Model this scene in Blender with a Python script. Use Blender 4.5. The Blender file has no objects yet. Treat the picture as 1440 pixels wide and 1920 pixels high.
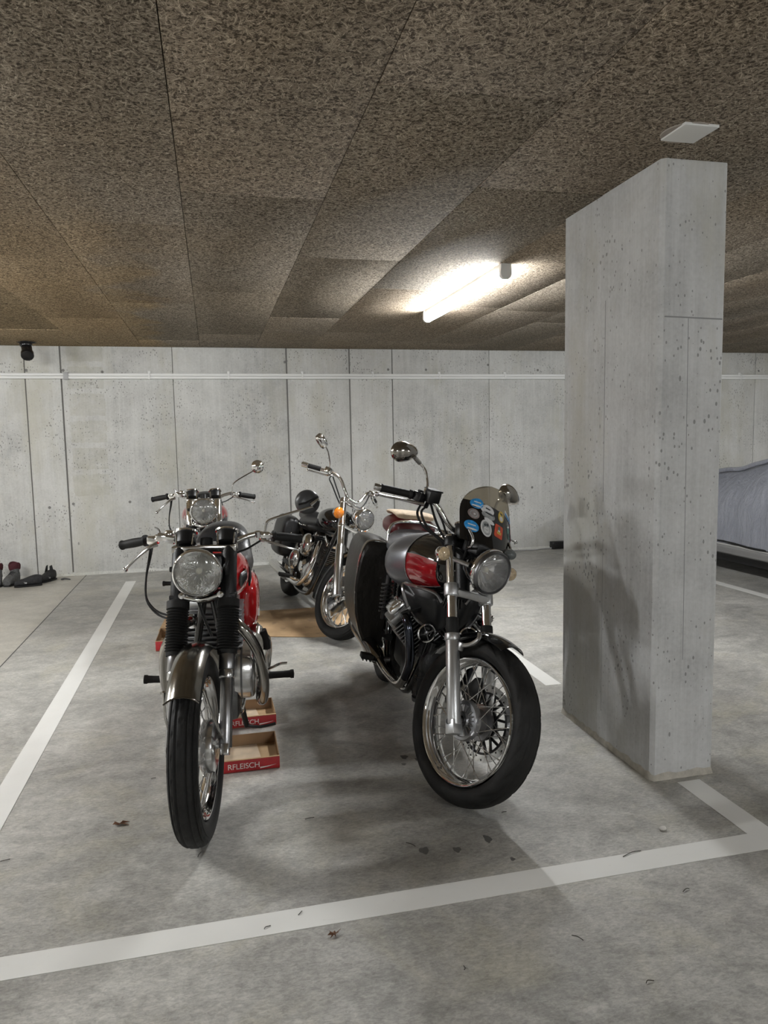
import bpy, bmesh, math, random
from mathutils import Vector, Matrix
random.seed(7)
R = math.radians
sc = bpy.context.scene
COL = sc.collection

# ------------------------------------------------------------------ camera, world, exposure
YAW, PITCH, ROLL, FPX = 0.230353534, -0.101061445, -0.0186720616, 1359.2
_f = Vector((math.sin(YAW)*math.cos(PITCH), math.cos(YAW)*math.cos(PITCH), math.sin(PITCH)))
_r = Vector((math.cos(YAW), -math.sin(YAW), 0)); _u = _r.cross(_f)
_R = _r*math.cos(ROLL)+_u*math.sin(ROLL); _U = -_r*math.sin(ROLL)+_u*math.cos(ROLL)
cd = bpy.data.cameras.new('camera'); cam = bpy.data.objects.new('camera', cd); COL.objects.link(cam)
cd.sensor_fit = 'HORIZONTAL'; cd.sensor_width = 36; cd.lens = FPX/1440*36; cd.clip_start = .05
cam.matrix_world = Matrix(((_R.x,_U.x,-_f.x,0),(_R.y,_U.y,-_f.y,0),(_R.z,_U.z,-_f.z,1.42),(0,0,0,1)))
sc.camera = cam
w = bpy.data.worlds.new('world'); sc.world = w; w.use_nodes = True
w.node_tree.nodes['Background'].inputs[0].default_value = (.5,.5,.5,1)
w.node_tree.nodes['Background'].inputs[1].default_value = 0.0
vs = sc.view_settings
vs.view_transform = 'Standard'; vs.look = 'None'; vs.gamma = 1; vs.exposure = 0.86; vs.use_curve_mapping = False
LAMP_POWER = 150.0
sc.cycles.max_bounces = 8; sc.cycles.diffuse_bounces = 4; sc.cycles.glossy_bounces = 4
sc.cycles.transparent_max_bounces = 12; sc.cycles.sample_clamp_indirect = 6
sc.cycles.caustics_reflective = False; sc.cycles.caustics_refractive = False

# ------------------------------------------------------------------ dimensions of the place
ZC, YW = 2.454, 8.351            # ceiling height, back wall
XL, XR, YB = -7.2, 12.2, -8.0    # other walls

# ------------------------------------------------------------------ node / material helpers
class NT:
    def __init__(s, name):
        s.m = bpy.data.materials.new(name); s.m.use_nodes = True
        s.t = s.m.node_tree; s.b = s.t.nodes['Principled BSDF']; s.out = s.t.nodes['Material Output']
    def n(s, typ, **kw):
        nd = s.t.nodes.new('ShaderNode'+typ)
        for k, v in kw.items():
            if k.startswith('i_'):
                key = k[2:]; key = int(key) if key.isdigit() else key
                s.set(nd.inputs[key], v)
            else: setattr(nd, k, v)
        return nd
    def set(s, inp, v):
        if hasattr(v, 'bl_idname') and hasattr(v, 'outputs'): s.t.links.new(v.outputs[0], inp)
        elif isinstance(v, bpy.types.NodeSocket): s.t.links.new(v, inp)
        else: inp.default_value = v
    def math(s, op, a, b=0.0, c=None, clamp=False):
        nd = s.t.nodes.new('ShaderNodeMath'); nd.operation = op; nd.use_clamp = clamp
        s.set(nd.inputs[0], a); s.set(nd.inputs[1], b)
        if c is not None: s.set(nd.inputs[2], c)
        return nd
    def mix(s, fac, a, b, typ='MIX'):
        nd = s.t.nodes.new('ShaderNodeMix'); nd.data_type = 'RGBA'; nd.blend_type = typ
        s.set(nd.inputs[0], fac); s.set(nd.inputs[6], a); s.set(nd.inputs[7], b)
        return nd.outputs[2]
    def ramp(s, fac, stops):
        nd = s.t.nodes.new('ShaderNodeValToRGB'); s.set(nd.inputs[0], fac)
        el = nd.color_ramp.elements
        while len(el) < len(stops): el.new(.5)
        for e, (p, c) in zip(el, stops):
            e.position = p; e.color = c if len(c) == 4 else (*c, 1)
        return nd.outputs[0]
    def coord(s, scale=(1,1,1), rot=(0,0,0), loc=(0,0,0), src='Object'):
        tc = s.t.nodes.new('ShaderNodeTexCoord'); mp = s.t.nodes.new('ShaderNodeMapping')
        s.t.links.new(tc.outputs[src], mp.inputs[0])
        mp.inputs[1].default_value = loc; mp.inputs[2].default_value = rot; mp.inputs[3].default_value = scale
        return mp.outputs[0]
    def noise(s, co, scale, detail=4, rough=.55, dist=0):
        nd = s.n('TexNoise'); s.set(nd.inputs['Vector'], co)
        nd.inputs['Scale'].default_value = scale; nd.inputs['Detail'].default_value = detail
        nd.inputs['Roughness'].default_value = rough; nd.inputs['Distortion'].default_value = dist
        return nd.outputs[0]
    def voro(s, co, scale, feature='F1', out=0, rnd=1):
        nd = s.n('TexVoronoi'); nd.feature = feature; s.set(nd.inputs['Vector'], co)
        nd.inputs['Scale'].default_value = scale; nd.inputs['Randomness'].default_value = rnd
        return nd.outputs[out]
    def bump(s, hgt, dist, strength=1.0):
        nd = s.n('Bump'); nd.inputs['Strength'].default_value = strength; nd.inputs['Distance'].default_value = dist
        s.set(nd.inputs['Height'], hgt); s.t.links.new(nd.outputs[0], s.b.inputs['Normal'])
    def P(s, **kw):
        for k, v in kw.items(): s.set(s.b.inputs[k.replace('_', ' ')], v)
        return s.m

MATS = {}
def simple(name, col, rough=.5, metal=0.0, spec=.5, coat=0.0, mottle=0.0, mscale=30, bump=0.0, bscale=200, trans=0.0, emit=None):
    t = NT(name); c = (*col, 1)
    if mottle:
        co = t.coord(); n = t.noise(co, mscale, 5)
        c = t.mix(t.ramp(n, [(.3,(0,0,0)),(.7,(1,1,1))]), tuple(x*(1-mottle) for x in col)+(1,), tuple(min(1,x*(1+mottle)) for x in col)+(1,))
    t.P(Base_Color=c, Roughness=rough, Metallic=metal)
    t.b.inputs['Specular IOR Level'].default_value = spec
    t.b.inputs['Coat Weight'].default_value = coat; t.b.inputs['Coat Roughness'].default_value = .04
    t.b.inputs['Transmission Weight'].default_value = trans
    if bump: t.bump(t.noise(t.coord(), bscale, 3), bump)
    if emit: t.b.inputs['Emission Color'].default_value = (*emit[0],1); t.b.inputs['Emission Strength'].default_value = emit[1]
    MATS[name] = t.m; return t.m

def concrete(name, tint, pits=1.0, streak=1.0, ladder=False):
    t = NT(name); co = t.coord()
    big = t.noise(co, .9, 5, .6); mid = t.noise(co, 5, 6, .62); fine = t.noise(co, 55, 4, .6)
    st = t.noise(t.coord((9,9,.45)), 3.0, 5, .65)
    st2 = t.noise(t.coord((60,60,1.1)), 1.6, 3, .6)
    info = t.n('ObjectInfo')
    a = t.math('MULTIPLY_ADD', big, .65, t.math('MULTIPLY_ADD', mid, .45, -.10))
    a = t.math('ADD', a, t.math('MULTIPLY', st, .30*streak))
    a = t.math('ADD', a, t.math('MULTIPLY', st2, .20*streak))
    a = t.math('ADD', a, t.math('MULTIPLY', fine, .34)); a = t.math('ADD', a, -.06)
    a = t.math('ADD', a, t.math('MULTIPLY', info.outputs['Random'], .14))
    v = t.ramp(t.math('MULTIPLY', a, .58), [(.31,(.45,.45,.44)),(.42,(.62,.62,.61)),(.50,(.75,.75,.735)),(.60,(.87,.87,.855))])
    # ochre bloom patches
    och = t.ramp(t.noise(t.coord((1.3,1.3,.5), loc=(3,1,2)), 1.5, 6, .68), [(.50,(0,0,0)),(.66,(1,1,1))])
    v = t.mix(t.math('MULTIPLY', och, .6), v, (.66,.64,.54,1))
    if ladder:   # ochre form-release marks in a column of rough rectangles
        sp = t.n('SeparateXYZ'); t.set(sp.inputs[0], t.coord()); wob = t.math('MULTIPLY_ADD', t.noise(co, 14, 4), .05, -.025)
        x_ = t.math('ADD', sp.outputs[0], wob); z_ = t.math('ADD', sp.outputs[2], wob)
        m = t.math('MULTIPLY', t.math('GREATER_THAN', x_, -1.46), t.math('LESS_THAN', x_, -1.10))
        m = t.math('MULTIPLY', m, t.math('LESS_THAN', t.math('FRACT', t.math('DIVIDE', z_, .287)), .80))
        m = t.math('MULTIPLY', m, t.math('MULTIPLY', t.math('GREATER_THAN', z_, .85), t.ramp(t.noise(co, 9, 5, .7), [(.35,(.25,.25,.25)),(.62,(1,1,1))])))
        v = t.mix(t.math('MULTIPLY', m, .45), v, (.55,.53,.44,1))
    # bug holes
    vd = t.voro(t.coord((1,1,.6)), 46); gate = t.noise(co, 3.2, 3)
    rad_ = t.math('MULTIPLY', t.ramp(gate, [(.34,(0,0,0)),(.66,(1,1,1))]), .27*pits)
    hole = t.math('LESS_THAN', vd, rad_)
    vd2 = t.voro(t.coord((1,1,.45), loc=(5,2,1)), 15); hole2 = t.math('LESS_THAN', vd2, t.math('MULTIPLY', t.ramp(t.noise(t.coord(loc=(9,9,9)), 2.6, 3), [(.40,(0,0,0)),(.70,(1,1,1))]), .125*pits))
    hole = t.math('MAXIMUM', hole, hole2)
    v = t.mix(t.math('MULTIPLY', hole, .62), v, (.17,.165,.155,1))
    v = t.mix(1.0, v, (*tint,1), 'MULTIPLY')
    t.P(Base_Color=v, Roughness=.78); t.b.inputs['Specular IOR Level'].default_value = .25
    t.bump(t.math('MULTIPLY_ADD', fine, .35, t.math('MULTIPLY', st2, .5)), .0022, .8)
    MATS[name] = t.m; return t.m

def make_floor():
    t = NT('floor_concrete'); co = t.coord()
    a = t.noise(co, 1.1, 7, .6, .6); b = t.noise(t.coord((1,1.7,1), (0,0,.5)), 3.4, 8, .68, 1.2); c = t.noise(co, 16, 5, .6)
    d = t.noise(co, 150, 2)
    s = t.math('ADD', t.math('MULTIPLY', a, .50), t.math('MULTIPLY', b, .40))
    s = t.math('ADD', s, t.math('MULTIPLY', c, .24)); s = t.math('ADD', s, t.math('MULTIPLY_ADD', d, .10, -.06))
    v = t.ramp(s, [(.39,(.215,.214,.204)),(.50,(.335,.333,.322)),(.58,(.43,.428,.414)),(.68,(.56,.557,.54))])
    yel = t.ramp(t.noise(t.coord(loc=(4,7,0)), 2.2, 7, .66, .8), [(.52,(0,0,0)),(.68,(1,1,1))])
    v = t.mix(t.math('MULTIPLY', yel, .42), v, (.52,.50,.41,1))
    vio = t.ramp(t.noise(t.coord(loc=(14,2,0)), 1.7, 6, .6, .5), [(.55,(0,0,0)),(.72,(1,1,1))])
    v = t.mix(t.math('MULTIPLY', vio, .35), v, (.33,.315,.32,1))
    # paler trowel scuffs
    sc_ = t.ramp(t.noise(t.coord((1,3.2,1),(0,0,-.4)), 9, 6, .7, 1.5), [(.60,(0,0,0)),(.70,(1,1,1))])
    v = t.mix(t.math('MULTIPLY', sc_, .34), v, (.60,.59,.55,1))
    dk = t.ramp(t.noise(t.coord(loc=(1,5,0)), 26, 4, .7), [(.68,(0,0,0)),(.76,(1,1,1))])
    v = t.mix(t.math('MULTIPLY', dk, .35), v, (.16,.155,.145,1))
    sp_ = t.ramp(t.noise(t.coord((1,2.2,1),(0,0,.9)), 48, 4, .75, .6), [(.36,(.80,.795,.785)),(.50,(1,1,1)),(.64,(1.20,1.195,1.18))])
    v = t.mix(1.0, v, sp_, 'MULTIPLY')
    fl_ = t.ramp(t.noise(t.coord((1.6,1,1),(0,0,-.7),(3,3,0)), 19, 6, .75, 2.0), [(.62,(0,0,0)),(.66,(1,1,1))])
    v = t.mix(t.math('MULTIPLY', fl_, .22), v, (.62,.61,.58,1))
    v = t.mix(1.0, v, (.93,.915,.88,1), 'MULTIPLY')
    # the older slab beyond the expansion joint is warmer and paler
    sp = t.n('SeparateXYZ'); t.set(sp.inputs[0], t.coord()); x = sp.outputs[0]
    wob = t.math('MULTIPLY_ADD', t.noise(co, 8, 3), .02, x)
    m = t.math('LESS_THAN', wob, -1.385)
    v = t.mix(t.math('MULTIPLY', m, .75), v, t.mix(.5, v, (.52,.48,.40,1)))
    rg = t.math('MULTIPLY_ADD', s, .35, .26)
    t.P(Base_Color=v, Roughness=rg); t.b.inputs['Specular IOR Level'].default_value = .38
    t.bump(t.math('ADD', t.math('MULTIPLY', c, .5), t.math('MULTIPLY', d, .3)), .0012, .6)
    MATS['floor'] = t.m

def make_woodwool():
    t = NT('wood_wool'); info = t.n('ObjectInfo'); fibre = None
    wobble = t.n('TexNoise'); t.set(wobble.inputs['Vector'], t.coord()); wobble.inputs['Scale'].default_value = 16; wobble.inputs['Detail'].default_value = 2
    tc = t.coord()
    off = t.n('VectorMath', operation='MULTIPLY_ADD'); t.set(off.inputs[0], wobble.outputs[1]); off.inputs[1].default_value = (.045,.045,.045); t.set(off.inputs[2], tc)
    for i, ang in enumerate((.15, .95, 1.75, 2.5)):
        mp = t.n('Mapping', vector_type='TEXTURE'); t.set(mp.inputs[0], off.outputs[0]); mp.inputs[2].default_value = (0,0,ang); mp.inputs[1].default_value = (i*3.1,i*1.7,0)
        mp.inputs[3].default_value = (1/30,1/320,1)
        nz = t.noise(mp.outputs[0], 1.0, 1, .5)
        fibre = nz if fibre is None else t.math('MAXIMUM', fibre, nz)
    gap = t.noise(t.coord(), 80, 2, .65)
    hgt = t.math('SUBTRACT', fibre, t.math('MULTIPLY', t.ramp(gap, [(.50,(0,0,0)),(.72,(1,1,1))]), .32))
    v = t.ramp(hgt, [(.40,(.070,.058,.045)),(.54,(.205,.175,.140)),(.64,(.325,.283,.230)),(.76,(.62,.555,.46))])
    big = t.noise(t.coord(), .8, 4)
    v = t.mix(t.math('MULTIPLY', t.ramp(big, [(.42,(0,0,0)),(.65,(1,1,1))]), .35), v, t.mix(1.0, v, (1.05,.97,.84,1), 'MULTIPLY'))
    r = t.ramp(info.outputs['Random'], [(0,(.90,.90,.88)),(.5,(1,.98,.95)),(1,(1.08,1.03,.97))])
    v = t.mix(1.0, v, r, 'MULTIPLY')
    # ochre tint on the boards towards the drain corner
    sp = t.n('SeparateXYZ'); t.set(sp.inputs[0], t.coord())
    mk = t.math('MULTIPLY', t.ramp(t.math('MULTIPLY_ADD', t.noise(t.coord(), 2, 4), .8, t.math('MULTIPLY', sp.outputs[0], .7)), [(0,(1,1,1)),(.12,(0,0,0))]), t.ramp(t.math('MULTIPLY_ADD', sp.outputs[1], .25, -.7), [(0,(0,0,0)),(.6,(1,1,1))]))
    v = t.mix(t.math('MULTIPLY', mk, .45), v, t.mix(1.0, v, (1.35,1.08,.62,1), 'MULTIPLY'))
    t.P(Base_Color=v, Roughness=.9); t.b.inputs['Specular IOR Level'].default_value = .1
    t.bump(hgt, .006, .75)
    MATS['woodwool'] = t.m

def make_lens(name, tint, flute=60, scatter=.17):
    """clear moulded lamp glass: part see-through, part glossy with a fluted relief"""
    t = NT(name); t.t.nodes.remove(t.b)
    tr = t.n('BsdfTransparent'); tr.inputs[0].default_value = (*tint,1)
    gl = t.n('BsdfGlossy'); gl.inputs['Roughness'].default_value = .08
    df = t.n('BsdfDiffuse'); df.inputs[0].default_value = (.75*tint[0],.75*tint[1],.75*tint[2],1)
    co = t.coord()
    b = t.n('Bump'); b.inputs['Distance'].default_value = .004; b.inputs['Strength'].default_value = .8
    nz = t.noise(t.coord((1,flute,6)), 1.0, 2)
    t.set(b.inputs['Height'], nz); t.t.links.new(b.outputs[0], gl.inputs['Normal'])
    m1 = t.n('MixShader'); m1.inputs[0].default_value = scatter; t.t.links.new(tr.outputs[0], m1.inputs[1]); t.t.links.new(df.outputs[0], m1.inputs[2])
    m2 = t.n('MixShader'); fr = t.n('Fresnel'); fr.inputs[0].default_value = 1.5
    t.set(m2.inputs[0], t.math('ADD', fr, .10)); t.t.links.new(m1.outputs[0], m2.inputs[1]); t.t.links.new(gl.outputs[0], m2.inputs[2])
    t.t.links.new(m2.outputs[0], t.out.inputs[0]); MATS[name] = t.m

def make_tinted(name, tint, haze=.12):
    t = NT(name); t.t.nodes.remove(t.b)
    tr = t.n('BsdfTransparent'); tr.inputs[0].default_value = (*tint,1)
    gl = t.n('BsdfGlossy'); gl.inputs['Roughness'].default_value = .03
    df = t.n('BsdfDiffuse'); df.inputs[0].default_value = (.55,.52,.46,1)
    m1 = t.n('MixShader'); m1.inputs[0].default_value = haze; t.t.links.new(tr.outputs[0], m1.inputs[1]); t.t.links.new(df.outputs[0], m1.inputs[2])
    m2 = t.n('MixShader'); m2.inputs[0].default_value = .07; t.t.links.new(m1.outputs[0], m2.inputs[1]); t.t.links.new(gl.outputs[0], m2.inputs[2])
    t.t.links.new(m2.outputs[0], t.out.inputs[0]); MATS[name] = t.m

def make_cardboard(name, col):
    t = NT(name); n = t.noise(t.coord(), 7, 6); n2 = t.noise(t.coord((2,120,1)), 1, 2)
    v = t.mix(t.ramp(n, [(.35,(0,0,0)),(.7,(1,1,1))]), tuple(c*.80 for c in col)+(1,), tuple(c*1.08 for c in col)+(1,))
    v = t.mix(t.math('MULTIPLY', n2, .18), v, tuple(c*.7 for c in col)+(1,))
    st = t.ramp(t.noise(t.coord(loc=(2,2,2)), 9, 5), [(.60,(0,0,0)),(.68,(1,1,1))])
    v = t.mix(t.math('MULTIPLY', st, .35), v, (.10,.08,.06,1))
    t.P(Base_Color=v, Roughness=.8); t.b.inputs['Specular IOR Level'].default_value = .2
    MATS[name] = t.m

def make_cover():
    t = NT('car_cover_foil'); co = t.coord()
    n = t.noise(t.coord((1,1,.5)), 6, 6, .65, 1.5); n2 = t.noise(t.coord((14,14,2.5)), 1.2, 5, .7, 1)
    v = t.mix(n, (.19,.20,.235,1), (.30,.31,.35,1))
    t.P(Base_Color=v, Roughness=.32); t.b.inputs['Specular IOR Level'].default_value = .6
    t.bump(t.math('ADD', n, t.math('MULTIPLY', n2, .6)), .03, .9); MATS['cover'] = t.m

simple('chrome', (.80,.80,.80), .05, 1.0)
simple('chrome_dull', (.62,.61,.59), .16, 1.0, mottle=.10, mscale=40)
simple('dark_chrome', (.17,.165,.16), .12, 1.0)
simple('chrome_mid', (.36,.345,.32), .13, 1.0)
simple('alloy', (.55,.55,.55), .34, 1.0, mottle=.08, mscale=25)
simple('alloy_polished', (.62,.62,.62), .20, 1.0, mottle=.12, mscale=18)
simple('steel_dark', (.20,.20,.205), .36, 1.0)
simple('fin_metal', (.26,.26,.26), .38, 1.0, mottle=.2, mscale=50)
simple('header_blue', (.055,.06,.075), .16, 1.0)
simple('engine_black', (.010,.010,.0105), .42, 0, .4, mottle=.3, mscale=40, bump=.001, bscale=120)
simple('black_gloss', (.005,.005,.0055), .07, 0, .5, coat=.6)
simple('black_plastic', (.008,.008,.0085), .38, 0, .4)
simple('rubber', (.009,.0088,.0085), .62, 0, .3, mottle=.25, mscale=25, bump=.0006, bscale=300)
simple('tyre', (.0105,.0102,.0098), .62, 0, .3, mottle=.35, mscale=16, bump=.0008, bscale=220)
simple('leather', (.008,.008,.0085), .36, 0, .45, bump=.0015, bscale=180)
simple('leather_grey', (.022,.023,.026), .28, 0, .5, bump=.0012, bscale=150, mottle=.2, mscale=9)
simple('red_paint', (.50,.012,.014), .12, 0, .5, coat=1.0)
simple('red_dark', (.27,.008,.012), .13, 0, .5, coat=1.0)
simple('maroon', (.10,.012,.014), .28, 0, .5)
simple('graphite', (.19,.195,.21), .33, .7, .5, coat=.25)
simple('silver_paint', (.45,.45,.46), .22, .8, .5, coat=.6)
simple('white_plastic', (.74,.74,.72), .45)
simple('white_paint', (.78,.77,.73), .45, mottle=.04)
simple('grey_plastic', (.36,.36,.36), .45)
simple('amber', (.85,.24,.015), .12, 0, .6, coat=1.0, mottle=.25, mscale=120)
simple('amber_pale', (.52,.40,.25), .10, 0, .6, coat=1.0, mottle=.3, mscale=150)
simple('red_lens', (.35,.01,.01), .12, 0, .6, coat=1.0)
simple('box_red', (.42,.020,.024), .5, mottle=.12)
simple('print_white', (.78,.74,.70), .6)
simple('tan_cloth', (.56,.44,.31), .8, mottle=.2, mscale=40)
simple('cloth_grey', (.075,.075,.073), .85, mottle=.4, mscale=60, bump=.004, bscale=60)
simple('cloth_red', (.05,.006,.010), .85, mottle=.3, mscale=60)
simple('cloth_black', (.012,.012,.013), .75, mottle=.4, mscale=50, bump=.004, bscale=60)
simple('pvc_black', (.010,.010,.011), .18, 0, .5)
simple('leaf_brown', (.13,.060,.030), .8, mottle=.4, mscale=60)
simple('twig_dark', (.045,.038,.030), .85)
simple('oil', (.135,.132,.124), .3, 0, .5)
simple('stone_pale', (.62,.60,.56), .7)
simple('lamp_glow', (.9,.9,.9), .5, emit=((.965,.985,1.0), LAMP_POWER))
simple('lamp_glow_dim', (.9,.9,.9), .5, emit=((.965,.985,1.0), LAMP_POWER*.72))
simple('joint_dark', (.075,.073,.068), .9)
simple('sticker_blue', (.03,.27,.62), .35, mottle=.35, mscale=70)
simple('sticker_white', (.66,.66,.66), .35, mottle=.12, mscale=70)
simple('sticker_grey', (.30,.31,.31), .35, mottle=.3, mscale=60)
simple('sticker_brown', (.24,.19,.18), .4, mottle=.35, mscale=80)
simple('sticker_yellow', (.56,.40,.08), .35, mottle=.3, mscale=80)
simple('sticker_red', (.55,.075,.03), .35, mottle=.25, mscale=60)
simple('sticker_green', (.08,.20,.17), .35, mottle=.3, mscale=60)
simple('sticker_dark', (.05,.055,.06), .35)
simple('sticker_pink', (.42,.12,.16), .35, mottle=.3, mscale=60)
simple('mirror_glass', (.8,.8,.8), .02, 1.0)
simple('reflector', (.92,.92,.92), .12, 1.0, bump=.005, bscale=30)
simple('reflector_smooth', (.88,.88,.88), .13, 1.0)
simple('bulb', (.85,.80,.62), .15, 0, .6)
concrete('concrete_wall', (.69,.687,.672), pits=1.0)
concrete('concrete_pillar', (.72,.724,.735), pits=1.0, streak=1.0)
concrete('concrete_plain', (.74,.74,.71)); concrete('concrete_stained', (.69,.687,.672), pits=1.0, ladder=True)
make_floor(); make_woodwool(); make_cover()
make_lens('lens', (.95,.96,.95)); make_lens('lens_clear', (.97,.97,.97), 8, .20); make_lens('lens_small', (.95,.94,.9), 20)
make_tinted('screen_tint', (.62,.58,.50), .16); make_tinted('smoke', (.35,.35,.35), .25)
make_cardboard('cardboard', (.60,.41,.235)); make_cardboard('cardboard_dark', (.34,.225,.13))
MT = MATS

# ------------------------------------------------------------------ mesh helpers
def V(*a): return Vector(a)
def cr(pts, k):
    """Catmull-Rom resample"""
    P = [Vector(p) for p in pts]
    if k <= 1 or len(P) < 3: return P
    out = []
    for i in range(len(P)-1):
        p0 = P[i-1] if i else P[0]*2-P[1]; p1, p2 = P[i], P[i+1]; p3 = P[i+2] if i+2 < len(P) else P[-1]*2-P[-2]
        for j in range(k):
            t = j/k
            out.append(.5*((2*p1)+(p2-p0)*t+(2*p0-5*p1+4*p2-p3)*t*t+(3*p1-p0-3*p2+p3)*t**3))
    out.append(P[-1]); return out

class MB:
    def __init__(s, M=None): s.v = []; s.f = []; s.mi = []; s.M = M
    def add(s, vs_, fs, mi=0):
        o = len(s.v); s.v += [Vector(p) for p in vs_]
        for f in fs: s.f.append([i+o for i in f]); s.mi.append(mi)
        return s
    def rings(s, rs, closed=True, cap=True, loop=False, mi=0, mif=None):
        n = len(rs[0]); o = len(s.v)
        for r in rs: s.v += [Vector(p) for p in r]
        m = len(rs)
        for i in range(m if loop else m-1):
            i2 = (i+1) % m
            for j in range(n if closed else n-1):
                j2 = (j+1) % n
                s.f.append([o+i*n+j, o+i*n+j2, o+i2*n+j2, o+i2*n+j]); s.mi.append(mif(i,j) if mif else mi)
        if cap and closed and not loop:
            s.f.append([o+j for j in range(n)][::-1]); s.mi.append(mif(0,0) if mif else mi)
            s.f.append([o+(m-1)*n+j for j in range(n)]); s.mi.append(mif(m-2,0) if mif else mi)
        return s
    def tube(s, pts, r, n=8, k=4, cap=True, loop=False, mi=0):
        rr = r if isinstance(r, (list, tuple)) else None
        P = cr(list(pts)+([pts[0]] if loop else []), k)
        if loop: P = P[:-1]
        m = len(P); T = []
        for i in range(m):
            a = P[i-1] if (i or loop) else P[0]; b = P[(i+1) % m] if (i < m-1 or loop) else P[-1]
            T.append((b-a).normalized() if (b-a).length > 1e-9 else Vector((0,0,1)))
        t0 = T[0]; ref = Vector((0,0,1)) if abs(t0.z) < .9 else Vector((1,0,0))
        u = t0.cross(ref).normalized(); rs = []
        for i in range(m):
            t = T[i]; u = (u-t*u.dot(t)).normalized(); w_ = t.cross(u)
            if rr:
                q = i/(m-1)*(len(rr)-1); a = min(int(q), len(rr)-2); ra = rr[a]+(rr[a+1]-rr[a])*(q-a)
            else: ra = r
            rs.append([P[i]+u*math.cos(2*math.pi*j/n)*ra+w_*math.sin(2*math.pi*j/n)*ra for j in range(n)])
        return s.rings(rs, True, cap, loop, mi)
    def lathe(s, prof, o=(0,0,0), ax=(0,1,0), n=32, closed=False, fn=None, mi=0, mif=None, sx=1, sz=1):
        ax = Vector(ax).normalized(); o = Vector(o)
        u = Vector((1,0,0)) if abs(ax.x) < .8 else Vector((0,1,0))
        u = (u-ax*u.dot(ax)).normalized(); w_ = u.cross(ax) if abs(ax.y) > .9 else ax.cross(u)
        if w_.z < 0 and abs(ax.y) > .9: w_ = -w_
        rs = []
        for j in range(n):
            a = 2*math.pi*j/n; d = u*math.cos(a)*sx+w_*math.sin(a)*sz
            rs.append([o+ax*t+d*max(1e-5, r+(fn(j,i) if fn else 0)) for i, (r, t) in enumerate(prof)])
        return s.rings(rs, closed, False, True, mi, (lambda i,j: mif(j)) if mif else None)
    def box(s, c, d, Rm=None, mi=0):
        c = Vector(c); x, y, z = d[0]/2, d[1]/2, d[2]/2
        vs_ = [Vector(p) for p in ((-x,-y,-z),(x,-y,-z),(x,y,-z),(-x,y,-z),(-x,-y,z),(x,-y,z),(x,y,z),(-x,y,z))]
        if Rm: vs_ = [Rm @ p for p in vs_]
        return s.add([c+p for p in vs_], [(3,2,1,0),(4,5,6,7),(0,1,5,4),(1,2,6,5),(2,3,7,6),(3,0,4,7)], mi)
    def prism(s, poly, d, mi=0):
        d = Vector(d); n = len(poly); P = [Vector(p) for p in poly]
        return s.add(P+[p+d for p in P], [list(range(n))[::-1], [i+n for i in range(n)]]+[(i,(i+1)%n,(i+1)%n+n,i+n) for i in range(n)], mi)
    def ball(s, c, r, n=12, m=8, mi=0):
        rx, ry, rz = (r,r,r) if not isinstance(r,(tuple,list)) else r
        c = Vector(c); rs = []
        for i in range(m+1):
            a = -math.pi/2+math.pi*i/m
            rs.append([c+Vector((rx*math.cos(a)*math.cos(2*math.pi*j/n), ry*math.cos(a)*math.sin(2*math.pi*j/n), rz*math.sin(a))) for j in range(n)])
        return s.rings(rs, True, False, False, mi)
    def fender(s, c, Rr, a0, a1, hw, drop, th=.003, n=28, m=12, mi=0):
        c = Vector(c); rs = []
        for i in range(n+1):
            a = R(a0+(a1-a0)*i/n); ring = []
            for lay in (0, 1):
                js = range(m+1) if lay == 0 else range(m, -1, -1)
                for j in js:
                    u = j/m*2-1; rr = Rr-drop*abs(u)**2.4-lay*th
                    ring.append(c+Vector((math.cos(a)*rr, hw*u*(1-lay*.03), math.sin(a)*rr)))
            rs.append(ring)
        return s.rings(rs, True, True, False, mi)
    def mesh(s, name, mats, sharp=38, bev=0, merge=True):
        me = bpy.data.meshes.new(name)
        vs_ = [s.M @ p for p in s.v] if s.M is not None else s.v
        me.from_pydata([tuple(p) for p in vs_], [], s.f)
        for m in (mats if isinstance(mats,(list,tuple)) else [mats]): me.materials.append(MT[m] if isinstance(m,str) else m)
        me.polygons.foreach_set('material_index', s.mi)
        bm = bmesh.new(); bm.from_mesh(me)
        if merge: bmesh.ops.remove_doubles(bm, verts=bm.verts, dist=2e-5)
        bmesh.ops.recalc_face_normals(bm, faces=bm.faces)
        if bev:
            ed = [e for e in bm.edges if len(e.link_faces) == 2 and e.calc_face_angle(0) > R(40)]
            bmesh.ops.bevel(bm, geom=ed, offset=bev, segments=2, affect='EDGES', profile=.5, clamp_overlap=True)
        bm.to_mesh(me); bm.free()
        me.polygons.foreach_set('use_smooth', [True]*len(me.polygons))
        me.set_sharp_from_angle(angle=R(sharp)); me.update()
        return me
    def build(s, name, mats, parent=None, sharp=38, bev=0, merge=True):
        return put(name, s.mesh(name, mats, sharp, bev, merge), parent)

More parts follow.
